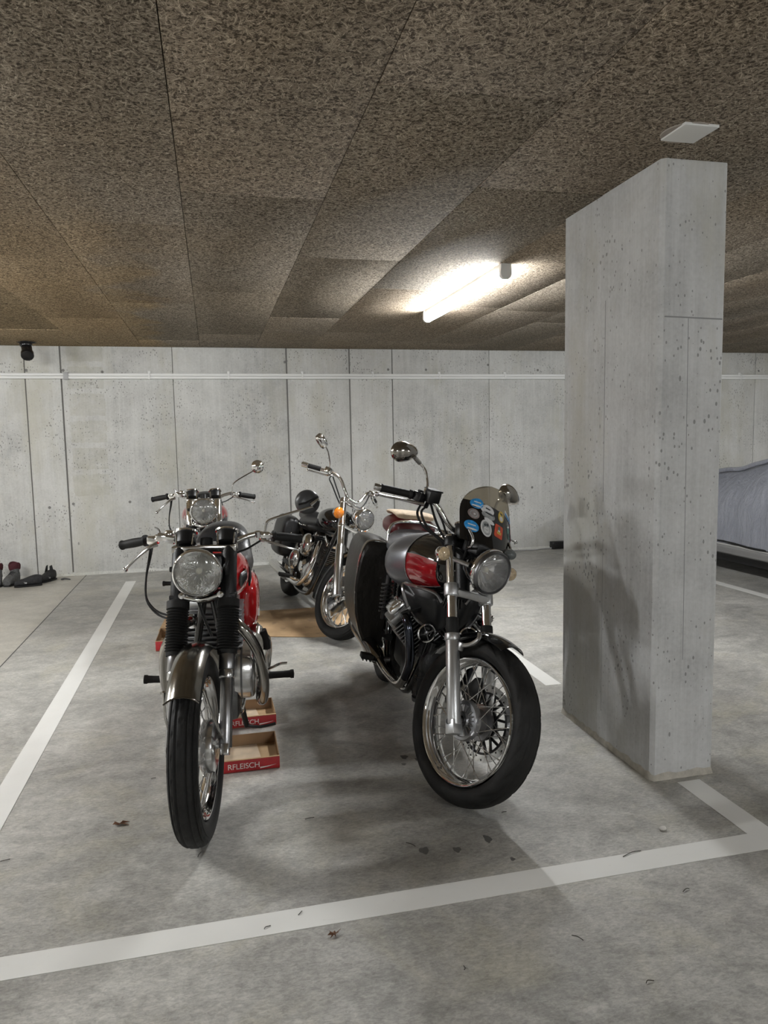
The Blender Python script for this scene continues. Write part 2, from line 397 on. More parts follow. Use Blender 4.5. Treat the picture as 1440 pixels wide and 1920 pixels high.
def put(name, me, parent=None, M=None):
    o = bpy.data.objects.new(name, me); COL.objects.link(o)
    if parent: o.parent = parent
    if M is not None: o.matrix_basis = M
    return o
def tag(o, label=None, cat=None, group=None, kind=None):
    if label: o['label'] = label
    if cat: o['category'] = cat
    if group: o['group'] = group
    if kind: o['kind'] = kind
    return o
def empty(name, label, cat, M=None, group=None):
    o = bpy.data.objects.new(name, None); COL.objects.link(o); o.empty_display_size = .1
    if M is not None: o.matrix_basis = M
    return tag(o, label, cat, group)
def sring(x, yc, hw, zb, zt, p=2.6, n=28, ptop=None):
    out = []
    for k in range(n):
        a = 2*math.pi*k/n; c, s_ = math.cos(a), math.sin(a)
        q = 2/(ptop if (ptop and s_ > 0) else p)
        out.append(V(x, yc+hw*math.copysign(abs(c)**q, c), (zb+zt)/2+(zt-zb)/2*math.copysign(abs(s_)**q, s_)))
    return out
def smooth_secs(secs, k=4):
    """interpolate (x,...) section rows"""
    out = []
    for i in range(len(secs)-1):
        p0 = secs[max(i-1,0)]; p1 = secs[i]; p2 = secs[i+1]; p3 = secs[min(i+2,len(secs)-1)]
        for j in range(k):
            t = j/k
            out.append(tuple(.5*(2*b+(c-a)*t+(2*a-5*b+4*c-d)*t*t+(3*b-a-3*c+d)*t**3) for a,b,c,d in zip(p0,p1,p2,p3)))
    out.append(tuple(secs[-1])); return out

# ================================================================== THE SETTING
fl = MB().box(((XL+XR)/2,(YB+YW)/2,-.1), (XR-XL+.4, YW-YB+.4, .2)).build('floor', 'floor'); tag(fl, kind='structure')
def strip(x0, x1, y0, y1, name='parking_line'):
    return MB().box(((x0+x1)/2,(y0+y1)/2,.0008), (x1-x0,y1-y0,.0016)).build(name, 'floor_line', fl)
def make_line_paint():
    t = NT('line_paint'); co = t.coord()
    wear = t.ramp(t.noise(co, 30, 6, .7), [(.66,(0,0,0)),(.74,(1,1,1))])
    scr = t.ramp(t.noise(t.coord((1,5,1),(0,0,.6)), 14, 5, .7, 1), [(.66,(0,0,0)),(.70,(1,1,1))])
    n = t.noise(co, 3, 4)
    v = t.mix(n, (.66,.655,.62,1), (.80,.795,.765,1))
    v = t.mix(t.math('MULTIPLY', t.math('MAXIMUM', wear, scr), .30), v, (.40,.39,.36,1))
    t.P(Base_Color=v, Roughness=.5); t.b.inputs['Specular IOR Level'].default_value = .35; MT['floor_line'] = t.m
make_line_paint()
strip(XL, XR, 1.989, 2.087)                     # bay front line
strip(-.923, -.822, 2.087, 7.79)                # between the bays
strip(1.792, 1.895, 2.087, 2.488)               # stub before the pillar
strip(1.797, 1.893, 3.70, 7.80)
strip(4.565, 4.660, 2.087, 7.80)
strip(-3.62, -3.52, 2.087, 7.79)
MB().box((-1.388, (2.4+YW)/2, .0004), (.007, YW-2.4, .0008)).build('expansion_joint', 'joint_dark', fl)

# ceiling: structural slab with wood-wool boards under it
ce = MB().box(((XL+XR)/2,(YB+YW)/2,ZC+.16), (XR-XL+.4, YW-YB+.4, .2)).build('ceiling', 'joint_dark'); tag(ce, kind='structure')
for k in range(-12, 20):
    x0, x1 = -.085+.6025*k, -.085+.6025*(k+1)
    if x1 < XL-.3 or x0 > XR+.3: continue
    ph = {0:3.24, 1:2.19, 2:2.96, 3:3.56, 4:3.68, -1:3.72, -2:4.46, -3:3.1}.get(k, 2.4+((k*0.77) % 2.0))
    y = ph-2.05*6
    while y < YW:
        y0, y1 = max(y, YB), min(y+2.05, YW)
        if y1 > y0+.02:
            dz = random.uniform(-.003, .003); g = .0013
            mb = MB().box(((x0+x1)/2,(y0+y1)/2,ZC+.029+dz), (x1-x0-2*g, y1-y0-2*g, .058))
            if y1 > -1.5 and -4.5 < x0 < 7.5:
                mb.build('ceiling_board', 'woodwool', ce, bev=.0012)
            else:
                mb.build('ceiling_board', 'woodwool', ce)
        y += 2.05

# back wall: cast panels between formwork joints
simple('joint_grey', (.20,.195,.185), .9)
wb = MB().box(((XL+XR)/2, YW+.112, ZC/2), (XR-XL+.6, .2, ZC+.5)).build('wall_back', 'joint_grey'); tag(wb, kind='structure')
xs = [XL,-5.4,-4.2,-3.0,-1.876,-1.523,-.384,.858,1.581,2.088,3.295,4.55,5.80,7.05,8.3,9.5,10.8,XR]
gp = {-1.876:.006,-1.523:.008,-.384:.003,.858:.009,1.581:.008,2.088:.006,3.295:.003}
for i in range(len(xs)-1):
    x0, x1 = xs[i]+gp.get(xs[i],.003), xs[i+1]-gp.get(xs[i+1],.003)
    d = random.uniform(-.002,.002)+(.006 if i == 7 else 0)
    MB().box(((x0+x1)/2, YW+.03+d, ZC/2), (x1-x0, .06, ZC-.002)).build('wall_panel', 'concrete_stained' if i == 5 else 'concrete_wall', wb, bev=.002)
for nm, c, d in (('wall_left',(XL-.1,(YB+YW)/2,ZC/2),(.2,YW-YB,ZC)),('wall_right',(XR+.1,(YB+YW)/2,ZC/2),(.2,YW-YB,ZC)),('wall_front',((XL+XR)/2,YB-.1,ZC/2),(XR-XL,.2,ZC))):
    tag(MB().box(c, d).build(nm, 'concrete_plain'), kind='structure')
# pale mortar fillet along the wall foot
bb = MB(); rs = []
for i in range(140):
    x = XL+(XR-XL)*i/139; a = .018+.012*math.sin(i*1.7)*math.sin(i*.31)+random.uniform(0,.007); b_ = .03+random.uniform(0,.02)
    rs.append([V(x,YW+.01,-.001),V(x,YW-a,-.001),V(x,YW-a*.5,b_*.35),V(x,YW+.01,b_)])
bb.rings(rs, True, True); o = bb.build('baseboard_back', 'concrete_plain', sharp=60); tag(o, kind='structure')
# formwork tie holes: short plugs set in the wall
simple('joint_plug', (.20,.195,.185), .85)
for x, z in ((-1.86,2.20),(-1.50,2.20),(-1.11,2.185),(-.90,.78),(-1.72,.75),(-1.48,.78),(-.17,.76),(2.04,2.22),(2.50,2.22),(3.28,2.28),(3.93,2.22),(3.86,.78),(2.09,.78),(.84,2.30),(7.1,2.22)):
    MB().lathe([(.0,-.0025),(.013,-.0025),(.015,-.001),(.015,.01)], (x,YW,z), (0,1,0), 14).build('tie_plug', 'joint_plug', wb)

# pillar with chamfered corners
PX0, PX1, PY0, PY1 = 1.697, 1.985, 2.527, 3.317
c = .016
prof = [(PX0+c,PY0),(PX1-c*.6,PY0),(PX1,PY0+c*.6),(PX1,PY1-c),(PX1-c,PY1),(PX0+c,PY1),(PX0,PY1-c),(PX0,PY0+c)]
pil = MB().prism([(x,y,0) for x,y in prof], (0,0,ZC)).build('pillar', 'concrete_pillar', sharp=20); tag(pil, kind='structure')
def seam(p, q, w=.003): MB().tube([p,q], w, 6, 1).build('formwork_seam', 'concrete_seam', pil)
simple('concrete_seam', (.30,.30,.305), .85)
seam((PX0+.02,PY0+.0012,1.868),(PX1-.012,PY0+.0012,1.862),.0032)
seam((PX0+.135,PY0+.0015,0.5),(PX0+.125,PY0+.0015,1.862),.0024)
seam((PX0+.0012,PY0+.40,1.12),(PX0+.0012,PY0+.40,2.0),.0024)
seam((PX0+.0014,PY0+.40,.15),(PX0+.0014,PY0+.40,.95),.002)
# rough mortar foot of the pillar
foot = MB(); ring0 = []; ring1 = []
for i in range(len(prof)):
    a, b_ = prof[i], prof[(i+1)%len(prof)]
    n_ = max(2, int(math.hypot(b_[0]-a[0], b_[1]-a[1])/.03))
    for j in range(n_):
        x = a[0]+(b_[0]-a[0])*j/n_; y = a[1]+(b_[1]-a[1])*j/n_
        dx, dy = x-(PX0+PX1)/2, y-(PY0+PY1)/2; l = math.hypot(dx,dy)
        e = .004+random.uniform(0,.005)
        ring0.append(V(x+math.copysign(e,dx)*(abs(dx)>.12), y+math.copysign(e,dy)*(abs(dy)>.37), -.001)); ring1.append(V(x+dx/l*.0005, y+dy/l*.0005, .022+random.uniform(0,.014)))
simple('mortar', (.50,.47,.41), .85, mottle=.2, mscale=30)
foot.rings([ring0,ring1], True, False).build('mortar_foot', 'mortar', pil, sharp=60)

# ------------------------------------------------------------------ lamps
def ceiling_light(cx, cy, length, label, along='y', glow='lamp_glow'):
    M = Matrix.Translation((cx,cy,ZC))
    if along == 'x': M = M @ Matrix.Rotation(R(90),4,'Z')
    t = empty('ceiling_light', label, 'lamp', M, 'tube lights under the ceiling')
    L2 = length/2
    MB().box((0,0,-.023), (.060,length-.01,.046)).build('mounting_rail', 'white_plastic', t, bev=.003)
    pr = [V(-.031,0,-.046),V(-.034,0,-.060),V(-.029,0,-.078),V(-.014,0,-.090),V(.014,0,-.090),V(.029,0,-.078),V(.034,0,-.060),V(.031,0,-.046)]
    MB().rings([[p+V(0,-L2,0) for p in pr],[p+V(0,L2,0) for p in pr]], True, False).build('diffuser', glow, t, sharp=60)
    for s_ in (-1,1):
        pc = [V(p.x*1.04,s_*L2,p.z if p.z < -.05 else -.001) for p in pr]
        MB().rings([pc,[p+V(0,s_*.032,0) for p in pc]], True, True).build('end_cap', 'white_plastic', t, sharp=50)
    return t
ceiling_light(1.765, 5.02, 1.60, 'lit white tube light on the ceiling behind the pillar', glow='lamp_glow_dim')
ceiling_light(-2.85, 3.10, 1.55, 'lit tube light beside the bay of shoes, out past the frame edge', 'x')
ceiling_light(-4.7, 5.0, 1.55, 'lit tube light over the neighbouring bays, level with the lamp behind the pillar')
ceiling_light(2.6, -3.6, 1.55, 'lit tube light over the driving lane behind the viewer', 'x')
ceiling_light(-3.8, -4.6, 1.55, 'lit tube light over the driving lane near the rear corner', 'x')
ceiling_light(7.6, 4.6, 1.55, 'lit tube light above the covered car')
ceiling_light(8.6, -3.6, 1.55, 'lit tube light at the far end of the driving lane', 'x')

# square cover plate in the ceiling
t = empty('ceiling_cover_plate', 'small white square cover plate on the ceiling in front of the pillar', 'cover plate', Matrix.Translation((1.647,2.302,ZC)))
MB().box((0,0,-.005), (.132,.138,.010)).build('plate', 'white_plastic', t, bev=.002)
simple('plaster', (.36,.32,.28), .9, mottle=.1)
MB().lathe([(.0,-.0045),(.083,-.0045),(.087,.004)], (-.008,.008,0), (0,0,1), 26).build('plaster_ring', 'plaster', t)

# white conduit along the wall
ZP = 2.139
t = empty('wall_conduit', 'thin white conduit running along the back wall below the ceiling', 'conduit', Matrix.Translation((0,YW,ZP)))
for xa, xb, dz in ((XL+.05,-1.475,.002),(-1.465,4.6,0),(4.605,XR-.05,0)):
    MB().box(((xa+xb)/2,-.018,.014+dz), (xb-xa,.036,.028)).build('trunking_base', 'white_plastic', t, bev=.003)
    MB().box(((xa+xb)/2,-.020,-.016+dz), (xb-xa,.040,.028)).build('trunking_lid', 'white_plastic', t, bev=.003)
MB().box((-1.47,-.022,0), (.05,.046,.074)).build('coupling', 'grey_plastic', t, bev=.003)
for x in (-6,-5,-4,-3,-2.3,-.63,.21,1.03,1.85,2.66,3.49,4.33,5.15,5.98,6.80,7.6):
    mb = MB().box((x,-.023,.0),(.014,.046,.068)); mb.box((x,-.008,.042),(.026,.016,.026))
    mb.build('clip', 'white_plastic', t)

# drain elbow dropping out of the ceiling
t = empty('drain_pipe', 'black plastic drain pipe elbow poking out of the ceiling by the wall', 'pipe', Matrix.Translation((-1.775,8.02,ZC)))
MB().tube([(0,0,.02),(0,0,-.03),(.008,-.005,-.06),(.02,-.05,-.10),(.03,-.09,-.13),(.033,-.11,-.15)], .050, 20, 5).build('elbow', 'pvc_black', t)
MB().tube([(.028,-.080,-.122),(.036,-.118,-.158)], .060, 22, 1).build('socket', 'pvc_black', t, bev=.006)
MB().tube([(0,0,-.012),(.004,-.002,-.045)], .058, 22, 1).build('collar', 'pvc_black', t, bev=.004)
mb = MB()
for i in range(16):
    a = i/16*2*math.pi+random.uniform(-.2,.2); l = random.uniform(.07,.13)
    mb.add([V(math.cos(a-.25)*.045,math.sin(a-.25)*.045,-.004),V(math.cos(a+.25)*.045,math.sin(a+.25)*.045,-.004),V(math.cos(a)*l,math.sin(a)*l*.6,-.010),V(math.cos(a)*.045,math.sin(a)*.045,-.02)], [(0,1,2),(0,2,3),(2,1,3),(0,3,1)])
mb.build('torn_seal', 'cloth_black', t, sharp=20)

# small black box and its cable at the wall foot
t = empty('socket_box', 'small black box on the floor against the back wall beside the pillar', 'box', Matrix.Translation((4.20,YW-.05,0)))
MB().box((0,0,.046), (.21,.09,.09)).build('body', 'black_plastic', t, bev=.005)
MB().box((0,-.046,.046), (.15,.004,.06)).build('face_plate', 'rubber', t, bev=.001)
tag(MB().tube([(4.11,YW-.06,.012),(4.0,YW-.05,.01),(3.85,YW-.10,.01),(3.65,YW-.07,.01),(3.4,YW-.08,.01),(3.1,YW-.05,.01),(2.9,YW-.06,.01)], .008, 6, 5).build('power_cable', 'grey_plastic'), 'grey cable lying along the foot of the back wall', 'cable')

# ================================================================== MOTORCYCLES
class Bike:
    """local frame: x forward, y to the rider's left, z up; origin under the front axle.
    Steered parts are turned about the raked steering axis."""
    def __init__(s, name, label, pos, head, lean, steer, rake, trail):
        M = Matrix.Translation((pos[0],pos[1],0)) @ Matrix.Rotation(R(head),4,'Z') @ Matrix.Rotation(R(lean),4,'X')
        s.root = empty(name, label, 'motorcycle', M); s.rake = R(rake)
        ax = Vector((-math.sin(s.rake),0,math.cos(s.rake))); o = Vector((trail,0,0))
        s.S = Matrix.Translation(o) @ Matrix.Rotation(R(steer),4,ax) @ Matrix.Translation(-o)
    def st(s): return MB(s.S)
    def b(s): return MB()
    def part(s, mb, name, mats, parent=None, **kw): return mb.build(name, mats, parent or s.root, **kw)
    def fk(s, z, ra): return -(z-ra)*math.tan(s.rake)
    def settle(s):
        """let the tyres touch the floor"""
        bpy.context.view_layer.update()
        lo = min((c.matrix_world @ Vector(p)).z for c in s.root.children_recursive if c.type == 'MESH' and c.name.startswith('tyre') for p in [v.co for v in c.data.vertices])
        s.root.location.z -= lo-.0008

def wheel(B, name, steered, cx, r, tw, rimr, rimw, hubr, hubw, nsp, tread, rim='chrome', hubmat='alloy', seg=144, spoke_r=.0021, hubprof=None):
    M = B.S if steered else Matrix.Identity(4); c = V(cx,0,r)
    a = rimr
    outer = [(a+.001,-rimw),(a-.005,-rimw+.002),(a-.010,-rimw+.010),(a-.014,-rimw*.62),(a-.024,-rimw*.42),(a-.027,0)]
    prof = outer+[(x,-t) for x,t in outer[-2::-1]]
    back = [(a+.004,rimw-.003),(a-.004,rimw-.012),(a-.010,rimw*.5),(a-.019,rimw*.3),(a-.020,0)]
    prof += back+[(x,-t) for x,t in back[-2::-1]]
    W = B.part(MB(M).lathe(prof, c, (0,1,0), 96, closed=True), name, rim, sharp=50)
    # tyre
    NP = 45; rm, hh = (rimr+r)/2, (r-rimr)/2; tp = []
    for i in range(NP):
        th = R(-158+316*i/(NP-1)); sy, cz = math.sin(th), math.cos(th)
        tp.append((rm+hh*math.copysign(abs(cz)**.86,cz), tw*math.copysign(abs(sy)**.80,sy)))
    def fn(j, i):
        k = i-NP//2
        if tread == 'rib' and abs(k) <= 13:
            if abs(k) in (2,6,10): return -.0055
            if (abs(k) in (4,8,12) or k == 0) and (j+(k*3) % 5) % 5 == 0: return -.0045
        if tread == 'block' and abs(k) <= 14:
            if abs(k) in (3,): return -.003
            if (j+abs(k)) % 8 in (0,1) and 3 < abs(k) < 14: return -.0045
            if (j-abs(k)) % 14 == 3 and 6 < abs(k) < 13: return -.003
        return 0
    B.part(MB(M).lathe(tp, c, (0,1,0), seg, closed=False, fn=fn), 'tyre', 'tyre', W, sharp=42)
    # hub
    hp = hubprof or [(.012,-hubw-.012),(hubr*.55,-hubw-.010),(hubr*.62,-hubw),(hubr*.95,-hubw+.004),(hubr,-hubw+.012),(hubr*.96,-hubw+.02),(hubr*.80,-hubw*.3),(hubr*.80,hubw*.3),(hubr*.96,hubw-.02),(hubr,hubw-.012),(hubr*.95,hubw-.004),(hubr*.62,hubw),(hubr*.55,hubw+.010),(.012,hubw+.012)]
    B.part(MB(M).lathe(hp, c, (0,1,0), 40), 'hub', hubmat, W, sharp=40)
    B.part(MB(M).tube([c+V(0,-hubw-.05,0),c+V(0,hubw+.05,0)], .010, 12, 1), 'axle', 'alloy', W)
    # spokes: four mesh variants (side x crossing), shared by all
    kinds = {}
    for sd in (-1,1):
        for dr in (-1,1):
            p0 = V(hubr*.93, sd*hubw*.82, 0); an = dr*.62
            p1 = V(math.cos(an)*(rimr-.0235), sd*.006, math.sin(an)*(rimr-.0235)); d = (p1-p0).normalized()
            mb = MB().tube([p0,p1-d*.02], spoke_r, 5, 1); mb.tube([p1-d*.02,p1], spoke_r*1.7, 6, 1)
            kinds[sd,dr] = mb.mesh('spoke', 'alloy_polished', sharp=60)
    for i in range(nsp):
        sd = 1 if i % 2 else -1; dr = 1 if (i//2) % 2 else -1
        put('spoke', kinds[sd,dr], W, M @ Matrix.Translation(c) @ Matrix.Rotation(2*math.pi*i/nsp,4,'Y'))
    return W

def P_facets(B, c, r, depth, ax, H):
    # stepped multi-segment bowl
    fn = lambda j, i: (-.010 if (j//4) % 2 else 0)*(1 if 0 < i < 4 else 0)
    return B.part(B.st().lathe([(.001,-depth*.55),(r*.20,-depth*.53),(r*.48,-depth*.42),(r*.74,-depth*.22),(r*.93,-.006)], c, ax, 64, fn=fn), 'reflector', 'reflector_smooth', H, sharp=20)

def headlamp(B, c, r, depth, name='headlamp', shell='black_gloss', ring='chrome', tilt=4, yaw=0, lens='lens', facets=0):
    """round lamp looking forward along local x"""
    c = V(*c); ax = Matrix.Rotation(R(yaw),3,'Z') @ V(math.cos(R(tilt)),0,-math.sin(R(tilt)))
    H = B.part(B.st().lathe([(.001,-depth),(r*.35,-depth*.98),(r*.68,-depth*.82),(r*.88,-depth*.5),(r*.97,-depth*.15),(r*.97,-.004)], c, ax, 44), name, shell, sharp=45)
    B.part(B.st().lathe([(r*.96,-.016),(r*1.035,-.014),(r*1.05,-.004),(r*1.03,.006),(r*.97,.010),(r*.93,.006),(r*.93,-.004)], c, ax, 56, closed=True), 'lamp_rim', ring, H, sharp=50)
    B.part(B.st().lathe([(.001,-depth*.62),(r*.18,-depth*.60),(r*.45,-depth*.48),(r*.72,-depth*.28),(r*.93,-.006)], c, ax, 44), 'reflector', 'reflector', H, sharp=60) if not facets else P_facets(B, c, r, depth, ax, H)
    B.part(B.st().lathe([(r*.94,.002),(r*.80,.010),(r*.5,.017),(r*.25,.0205),(.001,.0215)], c, ax, 44), 'lens', lens, H, sharp=80)
    o = c-ax*depth*.45
    B.part(B.st().lathe([(.001,.034),(.010,.030),(.013,.018),(.010,.0),(.012,-.02)], o, ax, 14), 'bulb', 'bulb', H, sharp=80)
    return H

def indicator(B, c, stalk, r, lensmat, steered=True, name='turn_signal', body='chrome'):
    mk = B.st if steered else B.b; c = V(*c)
    T = B.part(mk().lathe([(.001,-.040),(r*.5,-.036),(r*.86,-.022),(r,-.004),(r,.004)], c, (1,0,0), 24), name, body, sharp=50)
    B.part(mk().lathe([(r*.99,.003),(r*.93,.014),(r*.6,.022),(.001,.026)], c, (1,0,0), 24), 'lens', lensmat, T, sharp=60)
    B.part(mk().tube([c+V(-.018,0,0)]+[V(*p) for p in stalk], .0065, 8, 3), 'stalk', body, T)
    return T

def lever(B, pts, mat='alloy_polished', r=.006, name='lever'):
    mb = B.st().tube(pts, [r*1.5,r*1.2,r,r*.9,r], 8, 4); mb.ball(pts[-1], r*1.65, 10, 7)
    return B.part(mb, name, mat)

def fork_dir(B): return V(-math.sin(B.rake),0,math.cos(B.rake))

def classic_bike(name, label, pos, head, lean, steer, spec):
    B = Bike(name, label, pos, head, lean, steer, 27, .11); r = .333; fk = lambda z: B.fk(z, r)
    P = B.part; st = B.st; bb = B.b
    wheel(B, 'front_wheel', True, 0, r, .049, .243, .036, .062, .055, 40, 'rib', hubmat='chrome')
    # wide polished drum brake side
    F = V(0,0,0)
    P(st().lathe([(.012,.062),(.03,.066),(.070,.064),(.088,.058),(.092,.045),(.092,.018),(.080,.012)], (0,0,r), (0,1,0), 40), 'brake_drum', 'alloy_polished', sharp=45)
    P(st().tube([(.05,.068,r+.03),(-.02,.072,r+.045),(-.08,.075,r+.10)], .008, 8, 3), 'brake_arm', 'alloy_polished')
    for s_ in (-1,1):
        y = s_*.095
        L = P(st().tube([(fk(.325)+.002,y,.325),(fk(.56),y,.56)], .0235, 18, 1), 'fork_slider', 'steel_grey', bev=.002)
        P(st().tube([(fk(.545),y,.545),(fk(.572),y,.572)], .029, 18, 1), 'collar', 'alloy_polished', L, bev=.003)
        P(st().tube([(fk(.572),y,.572),(fk(.632),y,.632)], .0305, 18, 1), 'slider_sleeve', 'steel_grey', L, bev=.003)
        P(st().box((fk(.318)+.003,y,.322), (.05,.03,.04), Matrix.Rotation(-B.rake,3,'Y')), 'axle_clamp', 'alloy_polished', L, bev=.005)
        # ribbed gaiter
        d = fork_dir(B); o = V(fk(.625),y,.625); ln = .185/d.z; pf = [(.026,0),(.036,.0),(.038,.012)]
        nr = 15
        for i in range(nr):
            t0 = .014+(ln-.05)*i/nr; t1 = .014+(ln-.05)*(i+.5)/nr
            pf += [(.0355,t0),(.0425,t1)]
        pf += [(.036,ln-.034),(.043,ln-.030),(.043,ln),(.026,ln)]
        P(st().lathe(pf, o, d, 26), 'fork_gaiter', 'rubber', sharp=25)
        P(st().tube([(fk(.805),y,.805),(fk(1.0),y,1.0)], .031, 18, 1), 'fork_shroud', spec['shroud'], bev=.002)
        P(st().tube([(fk(.60),y,.60),(fk(.83),y,.83)], .018, 10, 1), 'stanchion', 'chrome')
    # yokes
    for z, m in ((.825,'engine_black'),(1.0,'chrome_dull')):
        x = fk(z); d_ = (.05 if z < .9 else .04)
        P(st().prism([(x-.075,-.05,z-.012),(x-.02,-.128,z-.012),(x+.028,-.125,z-.012),(x+.030,-.06,z-.012),(x+.012,0,z-.012),(x+.030,.06,z-.012),(x+.028,.125,z-.012),(x-.02,.128,z-.012),(x-.075,.05,z-.012)], (0,0,.026)), 'fork_yoke', m, bev=.004)
    P(st().tube([(fk(.80)-.035,0,.80),(fk(1.03)-.035,0,1.03)], .026, 14, 1), 'steering_stem', 'engine_black')
    # cross bar with chrome bolts under the lamp
    P(st().tube([(fk(.85)+.05,-.075,.838),(fk(.85)+.065,0,.825),(fk(.85)+.05,.075,.842)], .011, 10, 3), 'lamp_bracket', 'chrome')
    for s_ in (-1,1):
        P(st().lathe([(.001,.014),(.012,.012),(.014,.004),(.014,-.012)], (fk(.85)+.055,s_*.072,.842), (1,0,.1), 14), 'bolt', 'chrome')
        P(st().prism([(fk(.93)+.01,s_*.093,.90),(fk(.93)+.10,s_*.093,.915),(fk(.93)+.11,s_*.093,.945),(fk(.93)+.02,s_*.093,.96)], (0,s_*.006,0)), 'lamp_ear', spec['shroud'], bev=.001)
    headlamp(B, (-.145,0,.935), .088, .135, shell=spec['lampshell'])
    P(st().lathe([(.001,.016),(.010,.014),(.012,0)], (-.20,-.096,.945), (0,-1,0), 14), 'lamp_knob', 'black_plastic')
    P(st().box((-.315,0,.915), (.07,.15,.13)), 'wiring_box', 'black_plastic', bev=.015)
    # clocks
    for s_ in (-1,1):
        c = V(-.375,s_*.081,1.012); ax = V(-.45,0,.9).normalized()
        I = P(st().lathe([(.001,0),(.030,0),(.041,.006),(.041,.050),(.038,.054)], c, ax, 30), 'instrument', 'black_plastic', sharp=40)
        P(st().lathe([(.0405,.047),(.046,.050),(.046,.057),(.039,.060),(.037,.054)], c, ax, 34, closed=True), 'bezel', 'chrome', I, sharp=50)
        P(st().lathe([(.039,.056),(.02,.059),(.001,.060)], c, ax, 30), 'dial_glass', 'lens_small', I, sharp=80)
        P(st().box(c+V(.015,0,-.02), (.03,.03,.04)), 'instrument_bracket', 'chrome', I, bev=.004)
        for q in (-1,1):
            P(st().tube([c+V(.028,q*.030,.004),c+V(.006,q*.034,.044)], .004, 6, 1), 'instrument_stay', 'chrome', I)
    # handlebar
    half = [(-.40,0,1.000),(-.402,.045,1.000),(-.415,.085,1.003),(-.435,.145,1.026),(-.452,.200,1.036),(-.468,.25,1.026),(-.52,.365,1.001)]
    pts = [(x,-y,z) for x,y,z in half[:0:-1]]+half
    P(st().tube(pts, .0112, 12, 4), 'handlebar', 'chrome')
    for s_ in (-1,1):
        a = V(-.472,s_*.262,1.022); e = V(-.522,s_*.370,1.0); d = (e-a)
        P(st().lathe([(.010,-.006),(.024,-.006),(.024,.002),(.0165,.006),(.0185,.03),(.0195,.06),(.0185,.09),(.0175,.112),(.020,.116),(.020,.122),(.001,.124)], a, d, 20), 'grip', 'rubber', sharp=40)
        lv = P(st().box((-.452,s_*.225,1.026), (.034,.045,.036), Matrix.Rotation(s_*.35,3,'Z')), 'lever_clamp', 'chrome', bev=.008)
        P(st().lathe([(.001,.012),(.012,.011),(.013,-.012),(.001,-.013)], (-.435,s_*.20,1.038), (.2,0,1), 14), 'cable_adjuster', 'chrome', lv)
    lever(B, [(-.430,-.205,1.012),(-.418,-.235,1.000),(-.412,-.275,.970),(-.412,-.31,.938),(-.42,-.335,.914)], name='brake_lever', r=.0065)
    lever(B, [(-.430,.215,1.014),(-.415,.245,1.006),(-.412,.29,.992),(-.414,.33,.978),(-.425,.362,.968)], name='clutch_lever', r=.0055)
    mb = st().box((-.43,-.165,1.035), (.05,.075,.034), Matrix.Rotation(-.25,3,'X')); mb.lathe([(.001,.022),(.019,.020),(.021,.004),(.021,-.016)], (-.435,-.155,1.045), (0,.1,1), 18)
    P(mb, 'switch_block', 'chrome', bev=.006)
    P(st().tube([(-.44,-.19,1.045),(-.45,-.20,1.068),(-.452,-.215,1.076)], .0035, 6, 3), 'choke_lever', 'alloy_polished')
    # mirror
    if spec['mirror'] == 'black':
        Mi = P(st().lathe([(.001,.022),(.02,.021),(.038,.015),(.049,.004),(.052,-.006),(.049,-.010),(.001,-.010)], (-.485,.405,1.158), (1,0,.06), 36), 'mirror', 'mirror_back', sharp=45)
        P(st().tube([(-.452,.226,1.03),(-.452,.230,1.06),(-.450,.243,1.089),(-.456,.30,1.108),(-.462,.43,1.142)], .0052, 8, 4), 'mirror_stem', 'chrome_dull', Mi)
        P(st().tube([(-.46,.43,1.14),(-.458,.452,1.165)], .0085, 8, 1), 'mirror_clamp', 'black_plastic', Mi)
        P(st().tube([(-.462,.455,1.17),(-.462,.42,1.148)], .011, 8, 1), 'ball_joint', 'alloy_polished', Mi)
        P(st().tube([(-.459,.37,1.152),(-.458,.40,1.158),(-.459,.452,1.182)], .0045, 6, 1), 'mirror_brace', 'black_plastic', Mi)
    else:
        Mi = P(st().lathe([(.001,.026),(.02,.024),(.036,.017),(.047,.004),(.050,-.008),(.046,-.012),(.001,-.012)], (-.485,.395,1.230), (1,-.25,.05), 32), 'mirror', 'chrome', sharp=45)
        P(st().tube([(-.452,.205,1.04),(-.452,.206,1.07),(-.452,.212,1.100),(-.46,.25,1.135),(-.475,.368,1.200)], .0042, 8, 4), 'mirror_stem', 'chrome_dull', Mi)
    # cables from the brake lever down to the fork
    for o_ in (0,.014):
        P(st().tube([(-.445,-.225-o_*.6,1.012),(-.42,-.232-o_*.4,.96),(-.395,-.248,.88),(-.37,-.245,.805-o_*.6),(-.345,-.205,.758-o_*.8),(-.315,-.15,.742-o_),(-.27,-.10,.742-o_)], .0042, 6, 4), 'brake_cable', 'rubber')
    P(st().tube([(-.44,.21,1.01),(-.40,.16,.985),(-.36,.10,.96),(-.40,.06,.86)], .0042, 6, 4), 'clutch_cable', 'rubber')
    P(st().tube([(-.30,-.03,.80),(-.285,-.01,.74),(-.28,.02,.66)], .006, 6, 3), 'wiring_sleeve', 'rubber')
    # front mudguard
    G = P(st().fender((0,0,r), .372, 47, 152, .056, .028), 'front_mudguard', spec['guard'], sharp=50)
    P(st().tube([(math.cos(R(47))*.37, u*.056, r+math.sin(R(47))*(.372-.028*abs(u)**2.4)) for u in (-1,-.8,-.5,-.2,.2,.5,.8,1)], .0032, 6, 2), 'guard_bead', spec['guard'], G)
    for s_ in (-1,1):
        P(st().tube([(.20,s_*.064,.61),(.14,s_*.078,.50),(.01,s_*.088,.36)], .005, 8, 2), 'guard_stay', 'chrome_dull', G)
        P(st().tube([(-.15,s_*.064,.665),(-.14,s_*.08,.60)], .006, 8, 1), 'guard_stay', 'chrome_dull', G)
